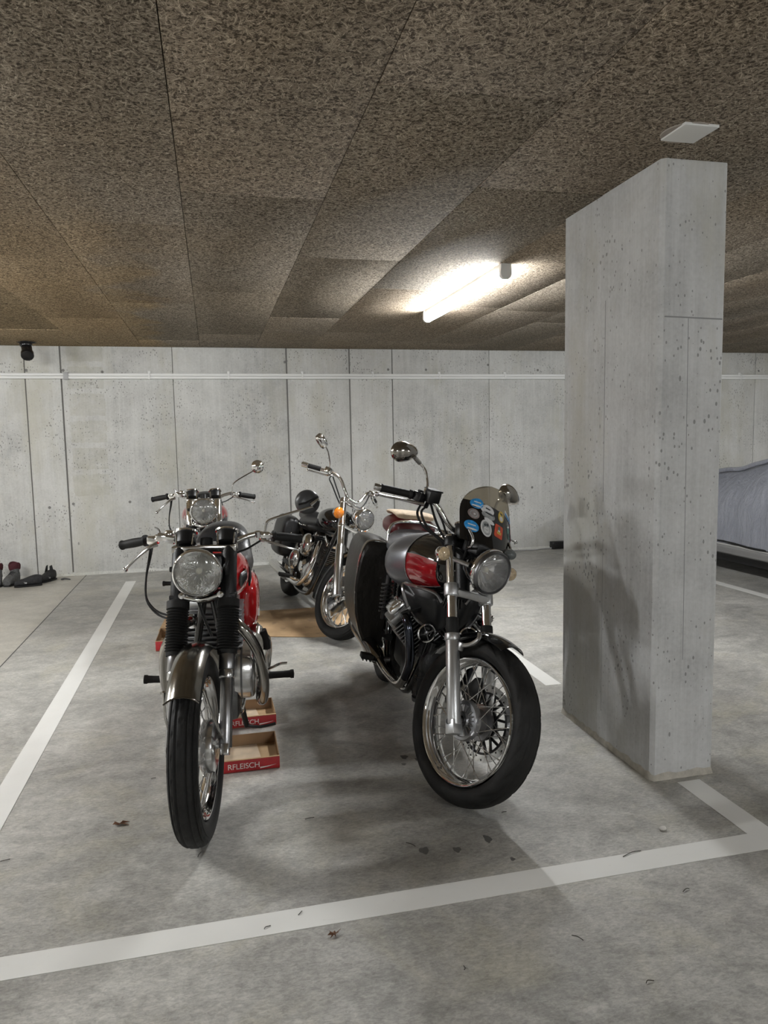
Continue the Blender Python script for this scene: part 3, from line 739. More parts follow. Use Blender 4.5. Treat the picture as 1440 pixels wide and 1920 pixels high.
    # ---------------- body
    tk = spec.get('tankw',1.0); secs = smooth_secs([(-.40,.035,.80,.87),(-.425,.085,.765,.915),(-.50,.122*tk,.742,.958),(-.60,.150*tk,.735,.968),(-.72,.150*tk,.740,.952),(-.82,.120,.755,.925),(-.90,.070,.775,.90)], 4)
    TK = P(bb().rings([sring(x,0,hw,zb,zt,2.7,32,2.3) for x,hw,zb,zt in secs], mif=spec['tankmi']), 'fuel_tank', spec['tank'], sharp=50)
    for s_ in (-1,1):
        pl = bb(); P(pl.rings([sring(-.545+.02*i,s_*(.146-.010*abs(i-1)),.005,.845-.012*i,.885-.004*i,2.2,14) for i in range(4)]), 'tank_badge', 'alloy_polished', TK, sharp=50)
        P(bb().rings([sring(-.66-.03*i,s_*.153,.006,.78,.87-.01*i,2.6,14) for i in range(5)]), 'knee_pad', 'rubber', TK, sharp=50)
    P(bb().lathe([(.001,.022),(.026,.020),(.030,.010),(.030,-.01)], (-.58,.02,.972), (0,0,1), 22), 'filler_cap', 'chrome', TK)
    # seat
    secs = smooth_secs([(-.80,.07,.80,.86),(-.84,.115,.79,.885),(-.95,.148,.765,.895),(-1.04,.158,.755,.900),(-1.12,.150,.758,.925),(-1.18,.140,.765,.985),(-1.30,.130,.775,1.0),(-1.40,.110,.80,.99),(-1.47,.06,.84,.95)], 4)
    SE = P(bb().rings([sring(x,0,hw,zb,zt,2.8,30,2.4) for x,hw,zb,zt in secs]), 'seat', spec['seat'], sharp=50)
    for s_ in (-1,1):
        P(bb().tube([(-.84,s_*.10,.79),(-.95,s_*.142,.768),(-1.05,s_*.152,.760),(-1.2,s_*.14,.768),(-1.38,s_*.11,.80)], .006, 8, 4), 'seat_trim', 'chrome', SE)
    # side panel / oil tank
    for s_ in (-1,1):
        secs = smooth_secs([(-.80,.02,.60,.72),(-.835,.05,.545,.765),(-.93,.066,.515,.790),(-1.05,.064,.512,.785),(-1.13,.045,.55,.755),(-1.16,.015,.60,.70)], 3)
        SP = P(bb().rings([sring(x,s_*.122,hw,zb,zt,3.0,24) for x,hw,zb,zt in secs]), 'side_panel', spec['side'], sharp=50)
        P(bb().rings([sring(-.90-.05*i,s_*.186,.004,.585+.01*i,.625+.01*i,2.5,12) for i in range(4)]), 'side_badge', 'chrome', SP, sharp=50)
    # frame
    for s_ in (-1,1):
        P(bb().tube([(-.40,s_*.02,.78),(-.44,s_*.05,.60),(-.50,s_*.09,.34),(-.58,s_*.11,.24),(-.95,s_*.11,.24),(-1.06,s_*.11,.36),(-1.08,s_*.10,.62),(-1.0,s_*.08,.76),(-.6,s_*.03,.76),(-.42,0,.86)], .016, 10, 4), 'frame_tube', 'black_gloss')
        P(bb().tube([(-1.0,s_*.10,.74),(-1.30,s_*.12,.72),(-1.5,s_*.12,.76)], .012, 8, 3), 'subframe_tube', 'black_gloss')
        P(bb().tube([(-1.02,s_*.10,.36),(-1.42,s_*.115,.325)], .017, 10, 1), 'swingarm', 'engine_black')
        # shock absorber with coil
        coil = [V(-1.36,s_*.135,.37+t*.0027)+V(.030*math.cos(t*.62),.030*math.sin(t*.62),0) for t in range(112)]
        SH = P(bb().tube([(-1.375,s_*.135,.34),(-1.345,s_*.135,.73)], .017, 10, 1), 'shock_absorber', 'steel_dark')
        P(bb().tube(coil, .0055, 6, 1), 'spring', 'chrome', SH)
    # engine
    P(bb().box((-.66,0,.36), (.40,.23,.25)), 'crankcase', 'engine_case', bev=.03)
    mb = bb()
    for i in range(11):
        z = .485+i*.0225; mb.box((-.605,0,z), (.20+.012*(i%2),.255,.009))
    mb.box((-.605,0,.60), (.15,.20,.26)); P(mb, 'cylinder_block', 'steel_dark', bev=.002)
    P(bb().box((-.605,0,.735), (.17,.22,.05)), 'cylinder_head', 'alloy', bev=.014)
    for s_ in (-1,1):
        P(bb().rings([sring(-.535-.14*i,s_*.065,.028,.745,.772,2.2,14) for i in range(2)]), 'rocker_cover', 'alloy_polished', bev=.004)
    # primary case (rider's left): drum-nosed polished cover
    rs = []
    nn = 44
    def cap_ring(y, g):
        out = []
        for k in range(nn):
            a = 2*math.pi*k/nn; rr = .128 if math.cos(a) > 0 else .105
            cx_ = -.575 if math.cos(a) > 0 else -.80
            out.append(V(cx_+math.cos(a)*(rr-g), y, .435+math.sin(a)*(rr-g)*(1 if math.cos(a) > 0 else 1)))
        return out
    for s_, w_ in ((1,.180),(-1,.155)):
        P(bb().rings([cap_ring(s_*.095,0),cap_ring(s_*(w_-.022),0),cap_ring(s_*(w_-.008),.008),cap_ring(s_*w_,.024),cap_ring(s_*(w_+.002),.06)]), 'engine_cover', 'alloy_polished', sharp=40)
        P(bb().rings([cap_ring(s_*.120,-.004),cap_ring(s_*.128,-.004)]), 'cover_gasket', 'steel_dark', sharp=40)
    # gearbox end cover
    P(bb().rings([sring(-.80-.03*i,.175,.045-.006*abs(i-2),.36+.012*abs(i-2),.56-.014*abs(i-2),2.3,20) for i in range(6)]), 'gearbox_cover', 'chrome_dull', sharp=50)
    P(bb().tube([(-.83,.205,.535),(-.84,.218,.49),(-.845,.225,.44)], .017, 12, 2), 'folded_peg', 'rubber')
    # exhaust
    for s_ in (-1,1):
        pts = [(-.52,s_*.075,.665),(-.455,s_*.085,.68),(-.425,s_*.118,.665),(-.43,s_*.158,.615),(-.455,s_*(.190+.003*s_),.54),(-.50,s_*(.204+.010*s_),.43),(-.545,s_*(.202+.014*s_),.34),(-.62,s_*(.196+.010*s_),.27),(-.74,s_*.195,.245),(-.95,s_*.19,.25)]
        E_ = P(bb().tube(pts, .0225, 16, 6), 'exhaust_header', 'chrome_mid')
        P(bb().lathe([(.020,-.012),(.029,-.012),(.030,.008),(.020,.010)], (-.500,s_*.078,.668), (1,s_*.1,.2), 18, closed=True), 'exhaust_clamp', 'chrome', E_)
        P(bb().lathe([(.022,0),(.030,.03),(.042,.08),(.043,.42),(.038,.56),(.028,.66),(.024,.665),(.001,.64)], (-.93,s_*.19,.25), (-1,s_*.02,.05), 22), 'muffler', 'chrome_mid', E_, sharp=40)
    # foot pegs and pedals
    for s_ in (-1,1):
        FP = P(bb().tube([(-.88,s_*.165,.30),(-.88,s_*.235,.298)], .011, 10, 1), 'foot_peg', 'chrome_dull')
        P(bb().lathe([(.001,-.002),(.0185,0),(.017,.02),(.0165,.07),(.018,.10),(.021,.104),(.021,.118),(.001,.121)], (-.88,s_*.232,.298), (0,s_,.03), 16), 'peg_rubber', 'rubber', FP, sharp=40)
    P(bb().tube([(-.86,.20,.33),(-.83,.225,.345),(-.81,.255,.362),(-.80,.285,.378),(-.80,.318,.38)], .0062, 8, 4), 'gear_lever', 'chrome_dull')
    P(bb().tube([(-.86,.205,.33),(-.86,.225,.30),(-.87,.215,.25)], .010, 8, 2), 'gear_linkage', 'chrome_dull')
    P(bb().tube([(-.90,-.20,.28),(-.80,-.225,.27),(-.74,-.25,.28)], .007, 8, 3), 'brake_pedal', 'chrome_dull')
    # stand
    P(bb().tube([(-.78,.10,.23),(-.795,.116,.13),(-.805,.128,.05+spec.get('standz',.03))], .013, 10, 2), 'side_stand', 'engine_black')
    P(bb().tube([(-.80,.12,.085),(-.80,.19,.075),(-.80,.262,.088)], .0075, 8, 2), 'stand_tang', 'engine_black')
    # rear
    wheel(B, 'rear_wheel', False, -1.42, .325, .052, .230, .040, .080, .060, 36, 'block', hubmat='alloy', seg=112)
    P(bb().fender((-1.42,0,.325), .375, 20, 185, .072, .034), 'rear_mudguard', spec['guard'], sharp=50)
    P(bb().rings([sring(-1.70-.02*i,0,.035-.004*i,.60,.68-.01*i,2.4,16) for i in range(4)]), 'tail_lamp', 'red_lens', sharp=50)
    B.settle(); return B

simple('guard_grey', (.24,.23,.21), .17, 1.0, mottle=.12, mscale=20)
simple('steel_grey', (.34,.34,.35), .28, 1.0)
simple('engine_case', (.16,.16,.16), .35, 1.0, mottle=.25, mscale=25)
simple('mirror_back', (.045,.046,.048), .32, 0, .5)
classic_bike('motorcycle', 'vintage red motorcycle parked in front with ribbed black fork gaiters and big round headlamp',
    (-.095,2.59), -95.2, -1.4, -4, dict(shroud='engine_black', lampshell='black_gloss', mirror='black', guard='guard_grey',
    tank=['red_paint'], tankmi=lambda i,j: 0, seat='leather_grey', side='red_paint'))
def two_tone(i, j): return 0 if j < 16 else 1
classic_bike('motorcycle', 'vintage motorcycle with silver and red tank standing behind the red one',
    (-.085,5.05), -90.4, -.5, 0, dict(shroud='chrome', lampshell='chrome', mirror='chrome', guard='chrome_dull',
    tank=['red_dark','silver_paint'], tankmi=two_tone, tankw=1.14, seat='leather', side='red_dark'))

# ------------------------------------------------------------------ transverse V-twin tourer with the stickered fly screen
def tourer():
    B = Bike('motorcycle', 'black and red motorcycle with a sticker covered fly screen, parked nearest the pillar', (.885,2.588), -92.2, -8.4, 25.5, 28, .13)
    r = .318; fk = lambda z: B.fk(z, r); P = B.part; st = B.st; bb = B.b
    W = wheel(B, 'front_wheel', True, 0, r, .056, .240, .048, .074, .050, 40, 'block', rim='chrome', hubmat='steel_grey', spoke_r=.0019,
        hubprof=[(.016,-.062),(.030,-.062),(.034,-.052),(.060,-.050),(.063,-.055),(.074,-.055),(.078,-.046),(.078,-.030),(.058,-.020),(.050,.0),(.052,.030),(.070,.036),(.072,.046),(.03,.050),(.016,.056)])
    mb = st()
    for i in range(20):
        a = 2*math.pi*i/20; d = V(math.cos(a),0,math.sin(a)); mb.tube([V(0,-.054,r)+d*.034,V(0,-.053,r)+d*.058], .0022, 5, 1)
    P(mb, 'hub_ribs', 'alloy', W)
    # brake disc on the far side: silver ring on a dark spider
    DY = .068
    P(st().lathe([(.118,DY-.0025),(.149,DY-.0025),(.149,DY+.0025),(.118,DY+.0025)], (0,0,r), (0,1,0), 64, closed=True), 'brake_disc', 'alloy_polished', W, sharp=30)
    mb = st()
    for i in range(30):
        a = 2*math.pi*i/30; rr = .128 if i % 2 else .140
        mb.tube([V(rr*math.cos(a),DY-.0034,r+rr*math.sin(a)),V(rr*math.cos(a),DY+.0034,r+rr*math.sin(a))], .0036, 8, 1)
    P(mb, 'disc_holes', 'black_plastic', W)
    mb = st()
    mb.lathe([(.052,DY-.004),(.066,DY-.004),(.066,DY+.004),(.052,DY+.004)], (0,0,r), (0,1,0), 40, closed=True)
    mb.lathe([(.112,DY-.004),(.121,DY-.004),(.121,DY+.004),(.112,DY+.004)], (0,0,r), (0,1,0), 60, closed=True)
    for i in range(10):
        for dd in (-.20,.20):
            a = 2*math.pi*i/10; b_ = a+dd
            mb.tube([V(.062*math.cos(a),DY,r+.062*math.sin(a)),V(.114*math.cos(b_),DY,r+.114*math.sin(b_))], .0058, 6, 1)
    P(mb, 'disc_carrier', 'engine_black', W)
    P(st().box((-.105,.078,r+.085), (.085,.055,.11), Matrix.Rotation(.6,3,'Y')), 'brake_caliper', 'engine_black', bev=.012)
    for s_ in (-1,1):
        y = s_*.1
        L = P(st().tube([(fk(.30),y,.30),(fk(.59),y,.59)], .0275, 22, 1), 'fork_slider', 'fork_alloy', bev=.002)
        P(st().tube([(fk(.585),y,.585),(fk(.61),y,.61)], .0315, 22, 1), 'slider_collar', 'fork_alloy', L, bev=.003)
        P(st().box((fk(.293),y,.292), (.046,.050,.056), Matrix.Rotation(-B.rake,3,'Y')), 'axle_clamp', 'fork_alloy', L, bev=.005)
        P(st().lathe([(.001,.0),(.011,.0)], (0,y+s_*.0265,r-.012), (0,s_,0), 12), 'axle_bore', 'black_plastic', L)
        P(st().tube([(fk(.608),y,.608),(fk(.668),y,.668)], .0255, 18, 1), 'dust_boot', 'rubber', L, bev=.003)
        P(st().tube([(fk(.60),y,.60),(fk(.985),y,.985)], .0205, 20, 1), 'fork_tube', 'chrome')
        P(st().tube([(fk(.748),y,.748),(fk(.795),y,.795)], .031, 22, 1), 'lower_clamp', 'fork_alloy', bev=.004)
        P(st().tube([(fk(.94),y,.94),(fk(.975),y,.975)], .029, 20, 1), 'upper_clamp', 'engine_black', bev=.004)
    P(st().prism([(fk(.765)-.06,-.05,.755),(fk(.765)-.005,-.10,.755),(fk(.765)+.030,-.09,.755),(fk(.765)+.016,0,.755),(fk(.765)+.030,.09,.755),(fk(.765)-.005,.10,.755),(fk(.765)-.06,.05,.755)], (0,0,.030)), 'lower_yoke', 'alloy', bev=.004)
    P(st().prism([(fk(.95)-.07,-.05,.945),(fk(.95)-.01,-.10,.945),(fk(.95)+.02,-.09,.945),(fk(.95)+.02,.09,.945),(fk(.95)-.01,.10,.945),(fk(.95)-.07,.05,.945)], (0,0,.026)), 'upper_yoke', 'engine_black', bev=.004)
    P(st().tube([(fk(.76)-.035,0,.75),(fk(.97)-.035,0,.97)], .03, 14, 1), 'steering_stem', 'engine_black')
    H = headlamp(B, (-.145,.0,.890), .089, .15, shell='black_gloss', ring='steel_dark', tilt=5, lens='lens_clear', facets=1)
    P(st().lathe([(.090,-.03),(.096,-.028),(.098,-.016),(.0935,-.010)], (-.145,0,.890), (1,0,-.087), 56), 'lamp_collar', 'chrome', H, sharp=50)
    for s_ in (-1,1):
        P(st().tube([(fk(.89)+.005,s_*.10,.895),(-.235,s_*.098,.893),(-.20,s_*.085,.892)], .010, 8, 2), 'lamp_bracket', 'alloy')
        indicator(B, (-.247,s_*.198,.905), [(-.262,s_*.16,.903),(fk(.9),s_*.115,.90)], .029, 'amber_pale')
    # instruments and cowl behind the screen
    for s_ in (-1,1):
        I = P(st().lathe([(.001,-.02),(.030,-.02),(.040,.0),(.040,.045),(.036,.05)], (-.325,s_*.052,1.0), (-.4,0,.9), 26), 'instrument', 'black_plastic', sharp=40)
        P(st().lathe([(.038,.045),(.043,.048),(.043,.054),(.036,.056)], (-.325,s_*.052,1.0), (-.4,0,.9), 28), 'bezel', 'chrome', I)
    P(st().box((-.24,0,.965), (.10,.16,.05)), 'cowl_bracket', 'black_plastic', bev=.012)
    P(st().ball((-.165,.075,.985), (.03,.03,.024), 14, 10), 'warning_lamp', 'smoke_grey')
    for s_ in (-1,1):
        P(st().tube([(-.25,s_*.085,.955),(-.205,s_*.105,.968),(-.20,s_*.112,1.0),(-.232,s_*.118,1.03)], .0055, 8, 4), 'screen_stay', 'alloy_polished')
    # fly screen: curved sheet, dark painted below, tinted above
    YC = .028
    def hw(v): return .154 if v < .42 else .154*math.sqrt(max(0,1-((v-.42)/.58)**2))
    def S_(u, v, off=0): return V(-.185-.13*v-.075*(u*u)*(hw(v)/.154)**2+off, YC+u*hw(v), .985+v*.255)
    def sheet(v0f, v1f, nu=24, nv=14, th=.003, u0=-1, u1=1):
        rs = []
        for i in range(nu+1):
            u = u0+(u1-u0)*i/nu; a, b_ = v0f(u), v1f(u)
            f = [S_(u,a+(b_-a)*j/nv) for j in range(nv+1)]
            rs.append(f+[p+V(-th,0,0) for p in reversed(f)])
        return st().rings(rs, True, True)
    top = lambda u: .42+.58*.985
    edge = lambda u: .64-.10*u-.10*u*u
    # parametrise the dome by v; the sheet narrows with hw(v)
    SCR = P(sheet(lambda u: .0+.10*u*u*0, lambda u: edge(u)), 'fly_screen', 'black_gloss', sharp=60)
    P(sheet(edge, top, th=.0026), 'screen_top', 'screen_tint', SCR, sharp=60)
    # stickers
    def sticker(name, mats, u0, v0, au, av, shape='oval', rot=0, inner=()):
        def poly(ku, kv, n=26, du=0, dv=0, shp=None):
            out = []
            for k in range(n):
                a = 2*math.pi*k/n; c_, s2 = math.cos(a), math.sin(a)
                if (shp or shape) == 'rect':
                    q = .25; c_ = math.copysign(abs(c_)**q,c_); s2 = math.copysign(abs(s2)**q,s2)
                x, y = 1.12*(c_*au*ku+du*au), 1.12*(s2*av*kv+dv*av)
                x, y = x*math.cos(rot)-y*math.sin(rot), x*math.sin(rot)+y*math.cos(rot)
                out.append((u0+x/.154, v0+y/.255))
            return out
        def disc(pl, o0, o1):
            # fan grid so that the sticker follows the curve
            rs = []
            cu, cv = sum(p[0] for p in pl)/len(pl), sum(p[1] for p in pl)/len(pl)
            for q in (1,.66,.33,.02):
                rs.append([S_(max(-1,min(1,cu+(a-cu)*q)), cv+(b_-cv)*q, o1) for a,b_ in pl])
            rs.insert(0, [S_(max(-1,min(1,a)), b_, o0) for a,b_ in pl])
            return st().rings(rs, True, True)
        T = P(disc(poly(1,1), .0004, .0016), name, mats, SCR, sharp=60)
        for (nm, mt, ku, kv, du, dv, shp) in inner:
            P(disc(poly(ku,kv,18,du,dv,shp), .0014, .0026), name+'_print', mt, SCR, sharp=60)
        return T
    mt_ = [('mountain','sticker_white',.72,.18,0,-.5,'oval'),('mark','sticker_white',.55,.10,0,.25,'rect'),('sea','sticker_dark',.32,.10,-.3,-.72,'oval')]
    sticker('oval_sticker','sticker_blue',-.66,.635,.024,.019,inner=mt_)
    sticker('oval_sticker','sticker_white',-.34,.585,.029,.017,rot=-.15,inner=[('mark','sticker_dark',.35,.14,0,.25,'rect')])
    sticker('half_sticker','sticker_grey',-.30,.50,.028,.014,rot=-.15,inner=[('mark','sticker_dark',.7,.25,.1,.5,'oval')])
    sticker('half_sticker','sticker_white',-.28,.415,.022,.008,rot=-.35)
    sticker('round_sticker','sticker_brown',-.70,.455,.019,.018,inner=[('ring','sticker_grey',.72,.72,0,0,'oval'),('mark','sticker_brown',.55,.55,0,0,'oval'),('mark','sticker_white',.2,.2,.1,0,'oval')])
    sticker('oval_sticker','sticker_blue',-.75,.25,.023,.020,inner=mt_)
    sticker('oval_sticker','sticker_white',-.38,.29,.021,.030,rot=.08,inner=[('field','sticker_grey',.78,.80,0,0,'oval'),('mark','sticker_white',.6,.40,0,-.2,'oval'),('mark','sticker_dark',.25,.15,-.2,.38,'oval'),('mark','sticker_dark',.2,.18,.25,.40,'oval')])
    sticker('shield_sticker','sticker_yellow',.17,.55,.018,.021,rot=-.3,inner=[('mark','sticker_white',.55,.45,.05,-.35,'oval'),('mark','sticker_dark',.4,.14,-.1,.45,'rect')])
    sticker('square_sticker','sticker_red',.04,.30,.022,.024,'rect',rot=-.2,inner=[('mark','sticker_green',.25,.3,0,.5,'rect'),('mark','sticker_yellow',.5,.2,.05,-.2,'rect'),('mark','sticker_white',.28,.14,0,.1,'oval')])
    sticker('strip_sticker','sticker_white',.56,.60,.025,.010,'rect',rot=-.5,inner=[('mark','sticker_blue',.85,.5,0,-.4,'rect')])
    sticker('oval_sticker','sticker_green',.60,.345,.016,.026,rot=.15,inner=[('mark','sticker_dark',.6,.3,0,-.4,'oval'),('mark','sticker_white',.75,.12,0,.75,'rect')])
    sticker('strip_sticker','sticker_pink',.86,.36,.007,.034,'rect',rot=.05,inner=[('mark','sticker_white',.6,.12,0,.4,'rect'),('mark','sticker_dark',.6,.2,0,-.4,'rect')])
    sticker('strip_sticker','sticker_blue',.84,.56,.008,.016,'rect',rot=-.2)
    # handlebar
    half = [(-.385,0,1.005),(-.388,.045,1.008),(-.402,.095,1.03),(-.432,.145,1.082),(-.458,.19,1.103),(-.495,.245,1.100),(-.565,.405,1.082)]
    P(st().tube([(x,-y,z) for x,y,z in half[:0:-1]]+half, .0115, 12, 4), 'handlebar', 'chrome')
    P(st().box((-.375,0,.995), (.05,.10,.05)), 'bar_clamp', 'engine_black', bev=.008)
    for s_ in (-1,1):
        a = V(-.500,s_*.258,1.099); e = V(-.565,s_*.405,1.082)
        P(st().lathe([(.012,-.004),(.021,-.004),(.021,.006),(.0165,.010),(.0165,.125),(.0185,.128),(.0185,.134),(.012,.136)], a, e-a, 18), 'grip', 'rubber', sharp=40)
        P(st().lathe([(.012,.132),(.0145,.134),(.0150,.160),(.012,.164),(.001,.165)], a, e-a, 16), 'bar_end', 'alloy_polished', sharp=40)
        P(st().box(V(-.482,s_*.226,1.100), (.045,.052,.040), Matrix.Rotation(-s_*.4,3,'Z')), 'switch_housing', 'black_plastic', bev=.006)
        P(st().box(V(-.476,s_*.232,1.124), (.016,.02,.012)), 'switch', 'rubber', bev=.002)
        lever(B, [(-.450,s_*.215,1.075),(-.462,s_*.26,1.070),(-.478,s_*.32,1.064),(-.490,s_*.38,1.056),(-.500,s_*.425,1.052)], r=.0062, name='brake_lever' if s_ < 0 else 'clutch_lever')
        P(st().tube([(-.475,s_*.175,1.098),(-.45,s_*.20,1.068)], .010, 8, 1), 'lever_bracket', 'black_plastic')
    RB = P(st().box((-.452,-.185,1.118), (.052,.062,.050), Matrix.Rotation(.12,3,'Y') @ Matrix.Rotation(.15,3,'X')), 'brake_reservoir', 'black_plastic', bev=.004)
    P(st().box((-.452,-.185,1.146), (.056,.066,.008), Matrix.Rotation(.12,3,'Y') @ Matrix.Rotation(.15,3,'X')), 'reservoir_lid', 'rubber', RB, bev=.002)
    # mirrors
    def egg(c, rot, sx=.068, sz=.044):
        rs = []; Mx = Matrix.Rotation(rot,3,'X')
        for q, t in ((.02,.034),(.35,.032),(.68,.024),(.90,.010),(1.0,-.006),(.97,-.014),(.90,-.014)):
            ring = []
            for k in range(32):
                a = 2*math.pi*k/32; cy = math.cos(a); w_ = 1-.22*cy
                ring.append(V(*c)+V(t,0,0)+Mx @ V(0,cy*sx*q,math.sin(a)*sz*q*w_))
            rs.append(ring)
        return st().rings(rs, True, True)
    M1 = P(egg((-.525,-.338,1.262), .28), 'mirror', 'chrome_mid', sharp=50)
    P(st().tube([(-.470,-.212,1.135),(-.478,-.208,1.165),(-.495,-.228,1.215),(-.505,-.262,1.238)], .0060, 8, 4), 'mirror_stem', 'chrome', M1)
    P(st().tube([(-.470,-.212,1.118),(-.470,-.212,1.145)], .009, 8, 1), 'mirror_nut', 'chrome', M1)
    P(st().tube([(-.505,-.262,1.238),(-.50,-.30,1.252)], .010, 8, 1), 'mirror_clamp', 'alloy_polished', M1)
    M2 = P(egg((-.525,.318,1.255), -.28), 'mirror', 'chrome_mid', sharp=50)
    P(st().tube([(-.470,.212,1.135),(-.478,.208,1.165),(-.495,.228,1.205),(-.505,.262,1.225)], .0060, 8, 4), 'mirror_stem', 'chrome', M2)
    # cables
    for pts in ([(-.45,-.20,1.07),(-.42,-.235,1.035),(-.40,-.19,.985),(-.35,-.11,.945),(-.30,-.05,.92)],
                [(-.452,-.18,1.09),(-.40,-.16,1.02),(-.36,-.12,.965),(-.30,-.06,.93),(-.27,-.02,.90)],
                [(-.47,-.21,1.08),(-.44,-.24,1.03),(-.41,-.21,.985),(-.37,-.13,.95),(-.34,-.09,.90)],
                [(-.45,.20,1.07),(-.42,.22,1.03),(-.36,.15,.96),(-.32,.07,.92)],
                [(-.45,-.15,1.085),(-.415,-.115,1.03),(-.40,-.09,.99),(-.385,-.06,.96)],
                [(-.28,-.055,.90),(-.25,-.085,.96),(-.265,-.10,1.0)]):
        P(st().tube(pts, .0052, 6, 5), 'control_cable', 'rubber')
    # front mudguard
    G = P(st().fender((0,0,r), .350, 74, 150, .062, .026), 'front_mudguard', 'black_gloss', sharp=50)
    for s_ in (-1,1):
        P(st().tube([(fk(.575)+.02,s_*.088,.575),(-.06,s_*.082,.60),(-.035,s_*.072,.632),(-.05,s_*.060,.652)], .0085, 8, 3), 'guard_bracket', 'alloy', G)
        P(st().box((fk(.585)+.042,s_*.088,.578), (.022,.022,.034)), 'guard_lug', 'alloy', G, bev=.004)
    # ---------------- body
    secs = smooth_secs([(-.385,.03,.80,.89),(-.41,.075,.76,.93),(-.47,.115,.735,.962),(-.56,.148,.715,.982),(-.645,.172,.700,.980),(-.655,.182,.698,.980),(-.74,.220,.672,.970),(-.82,.235,.665,.955),(-.91,.205,.690,.925),(-.98,.12,.74,.885)], 3)
    def mi(i, j):
        x = secs[i][0]
        if x < -.648: return 2
        # lower flank: painted red panel, black above and below
        return 1 if (j in (16,17,18,19,20,15) or j in (31,30,29,28,0,27)) and x < -.42 else 0
    TK = P(bb().rings([sring(x,0,hw_,zb,zt,2.5,32,2.2) for x,hw_,zb,zt in secs], mif=mi), 'fuel_tank', ['black_gloss','red_dark','graphite'], sharp=50)
    for s_ in (-1,1):
        # pinstripes round the red panel
        q = [x for x in secs if -.655 < x[0] < -.41]
        def pt(sec, ang):
            x, hw_, zb, zt = sec; a = R(ang); c_, s2 = math.cos(a), math.sin(a); e = 2/(2.2 if s2 > 0 else 2.5)
            return V(x, s_*(hw_+.0008)*abs(c_)**e, (zb+zt)/2+(zt-zb)/2*math.copysign(abs(s2)**e,s2))
        P(bb().tube([pt(x,11) for x in q], .0016, 5, 2), 'pinstripe', 'silver_paint', TK)
        P(bb().tube([pt(x,-56) for x in q], .0016, 5, 2), 'pinstripe', 'silver_paint', TK)
        P(bb().tube([pt(q[-1],a) for a in range(-60,95,10)], .0018, 5, 1), 'pinstripe', 'silver_paint', TK)
    P(bb().lathe([(.001,.018),(.030,.016),(.034,.006),(.034,-.01)], (-.66,0,.978), (0,0,1), 22), 'filler_cap', 'chrome', TK)
    # deflector panels below the tank front
    for s_ in (-1,1):
        out = [(-.565,s_*.185,.738),(-.545,s_*.195,.715),(-.525,s_*.178,.665),(-.50,s_*.150,.615),(-.465,s_*.105,.578),(-.43,s_*.055,.560),(-.405,s_*.040,.600),(-.39,s_*.055,.70),(-.40,s_*.085,.735),(-.47,s_*.145,.742)]
        cn = V(-.425,s_*.11,.67); ring = cr(out+[out[0]], 4)[:-1]
        fr = [cn+(p-cn)*.55+V(.012,s_*.006,0) for p in ring]
        bk = [p+V(-.02,-s_*.03,0) for p in ring]
        DP = P(bb().rings([bk,ring,fr], True, True), 'deflector', 'black_plastic', sharp=60)
        P(bb().tube(out[-1:]+out[:6], .0085, 8, 4), 'deflector_rim', 'steel_grey', DP)
        P(bb().tube(out[7:]+[out[0]], .0075, 8, 3), 'deflector_rim', 'steel_grey', DP)
    # rider seat, pillion pad
    secs2 = smooth_secs([(-.90,.07,.80,.865),(-.95,.13,.79,.895),(-1.05,.165,.785,.895),(-1.16,.165,.79,.895),(-1.24,.14,.80,.925),(-1.28,.10,.82,.93)], 4)
    SE = P(bb().rings([sring(x,0,hw_,zb,zt,2.8,30,2.4) for x,hw_,zb,zt in secs2]), 'seat', 'leather_silver', sharp=50)
    P(bb().tube([(-.97,-.135,.885),(-.955,-.07,.905),(-.95,0,.911),(-.955,.07,.905),(-.97,.135,.885)], .006, 8, 4), 'seat_piping', 'leather', SE)
    secs3 = smooth_secs([(-1.24,.09,.87,.955),(-1.27,.125,.865,.985),(-1.36,.138,.86,.995),(-1.5,.13,.865,.985),(-1.56,.08,.88,.95)], 4)
    P2 = P(bb().rings([sring(x,0,hw_,zb,zt,2.8,28,2.4) for x,hw_,zb,zt in secs3]), 'pillion_pad', 'maroon', sharp=50)
    P(bb().tube([(-1.22,-.150,.855),(-1.225,-.142,.92),(-1.23,-.105,.955),(-1.235,0,.965),(-1.23,.105,.955),(-1.225,.142,.92),(-1.22,.150,.855)], .0085, 10, 4), 'grab_rail', 'chrome', P2)
    P(bb().rings([sring(x,0,hw_*.9,zt-.004,zt+.022,2.6,24) for x,hw_,zb,zt in secs3[3:-3]]), 'folded_cloth', 'tan_cloth', P2, sharp=60)
    # panniers
    for s_ in (-1,1):
        def pan(x, k):
            pr = [(-.125,.835),(-.19,.850),(-.255,.845),(-.285,.80),(-.300,.70),(-.302,.58),(-.285,.45),(-.245,.33),(-.190,.235),(-.150,.205),(-.125,.23),(-.115,.40),(-.112,.60),(-.115,.78)]
            cy, cz = -.2, .55
            return cr([V(x, -s_*(cy+(y-cy)*k), cz+(z-cz)*k) for y,z in pr]+[V(x,-s_*(cy+(pr[0][0]-cy)*k),cz+(pr[0][1]-cz)*k)], 3)[:-1]
        PN = P(bb().rings([pan(-1.16,.90),pan(-1.17,.98),pan(-1.19,1),pan(-1.55,1),pan(-1.60,.97),pan(-1.62,.88)]), 'pannier', 'pannier_black', sharp=35)
        e = pan(-1.172,1.0)
        P(bb().tube(e[2:30:2], .0045, 6, 2), 'pannier_piping', 'chrome_dull', PN)
        P(bb().tube([p+V(-.022,0,0) for p in e[0:14:2]], .004, 6, 2), 'lid_seam', 'chrome_dull', PN)
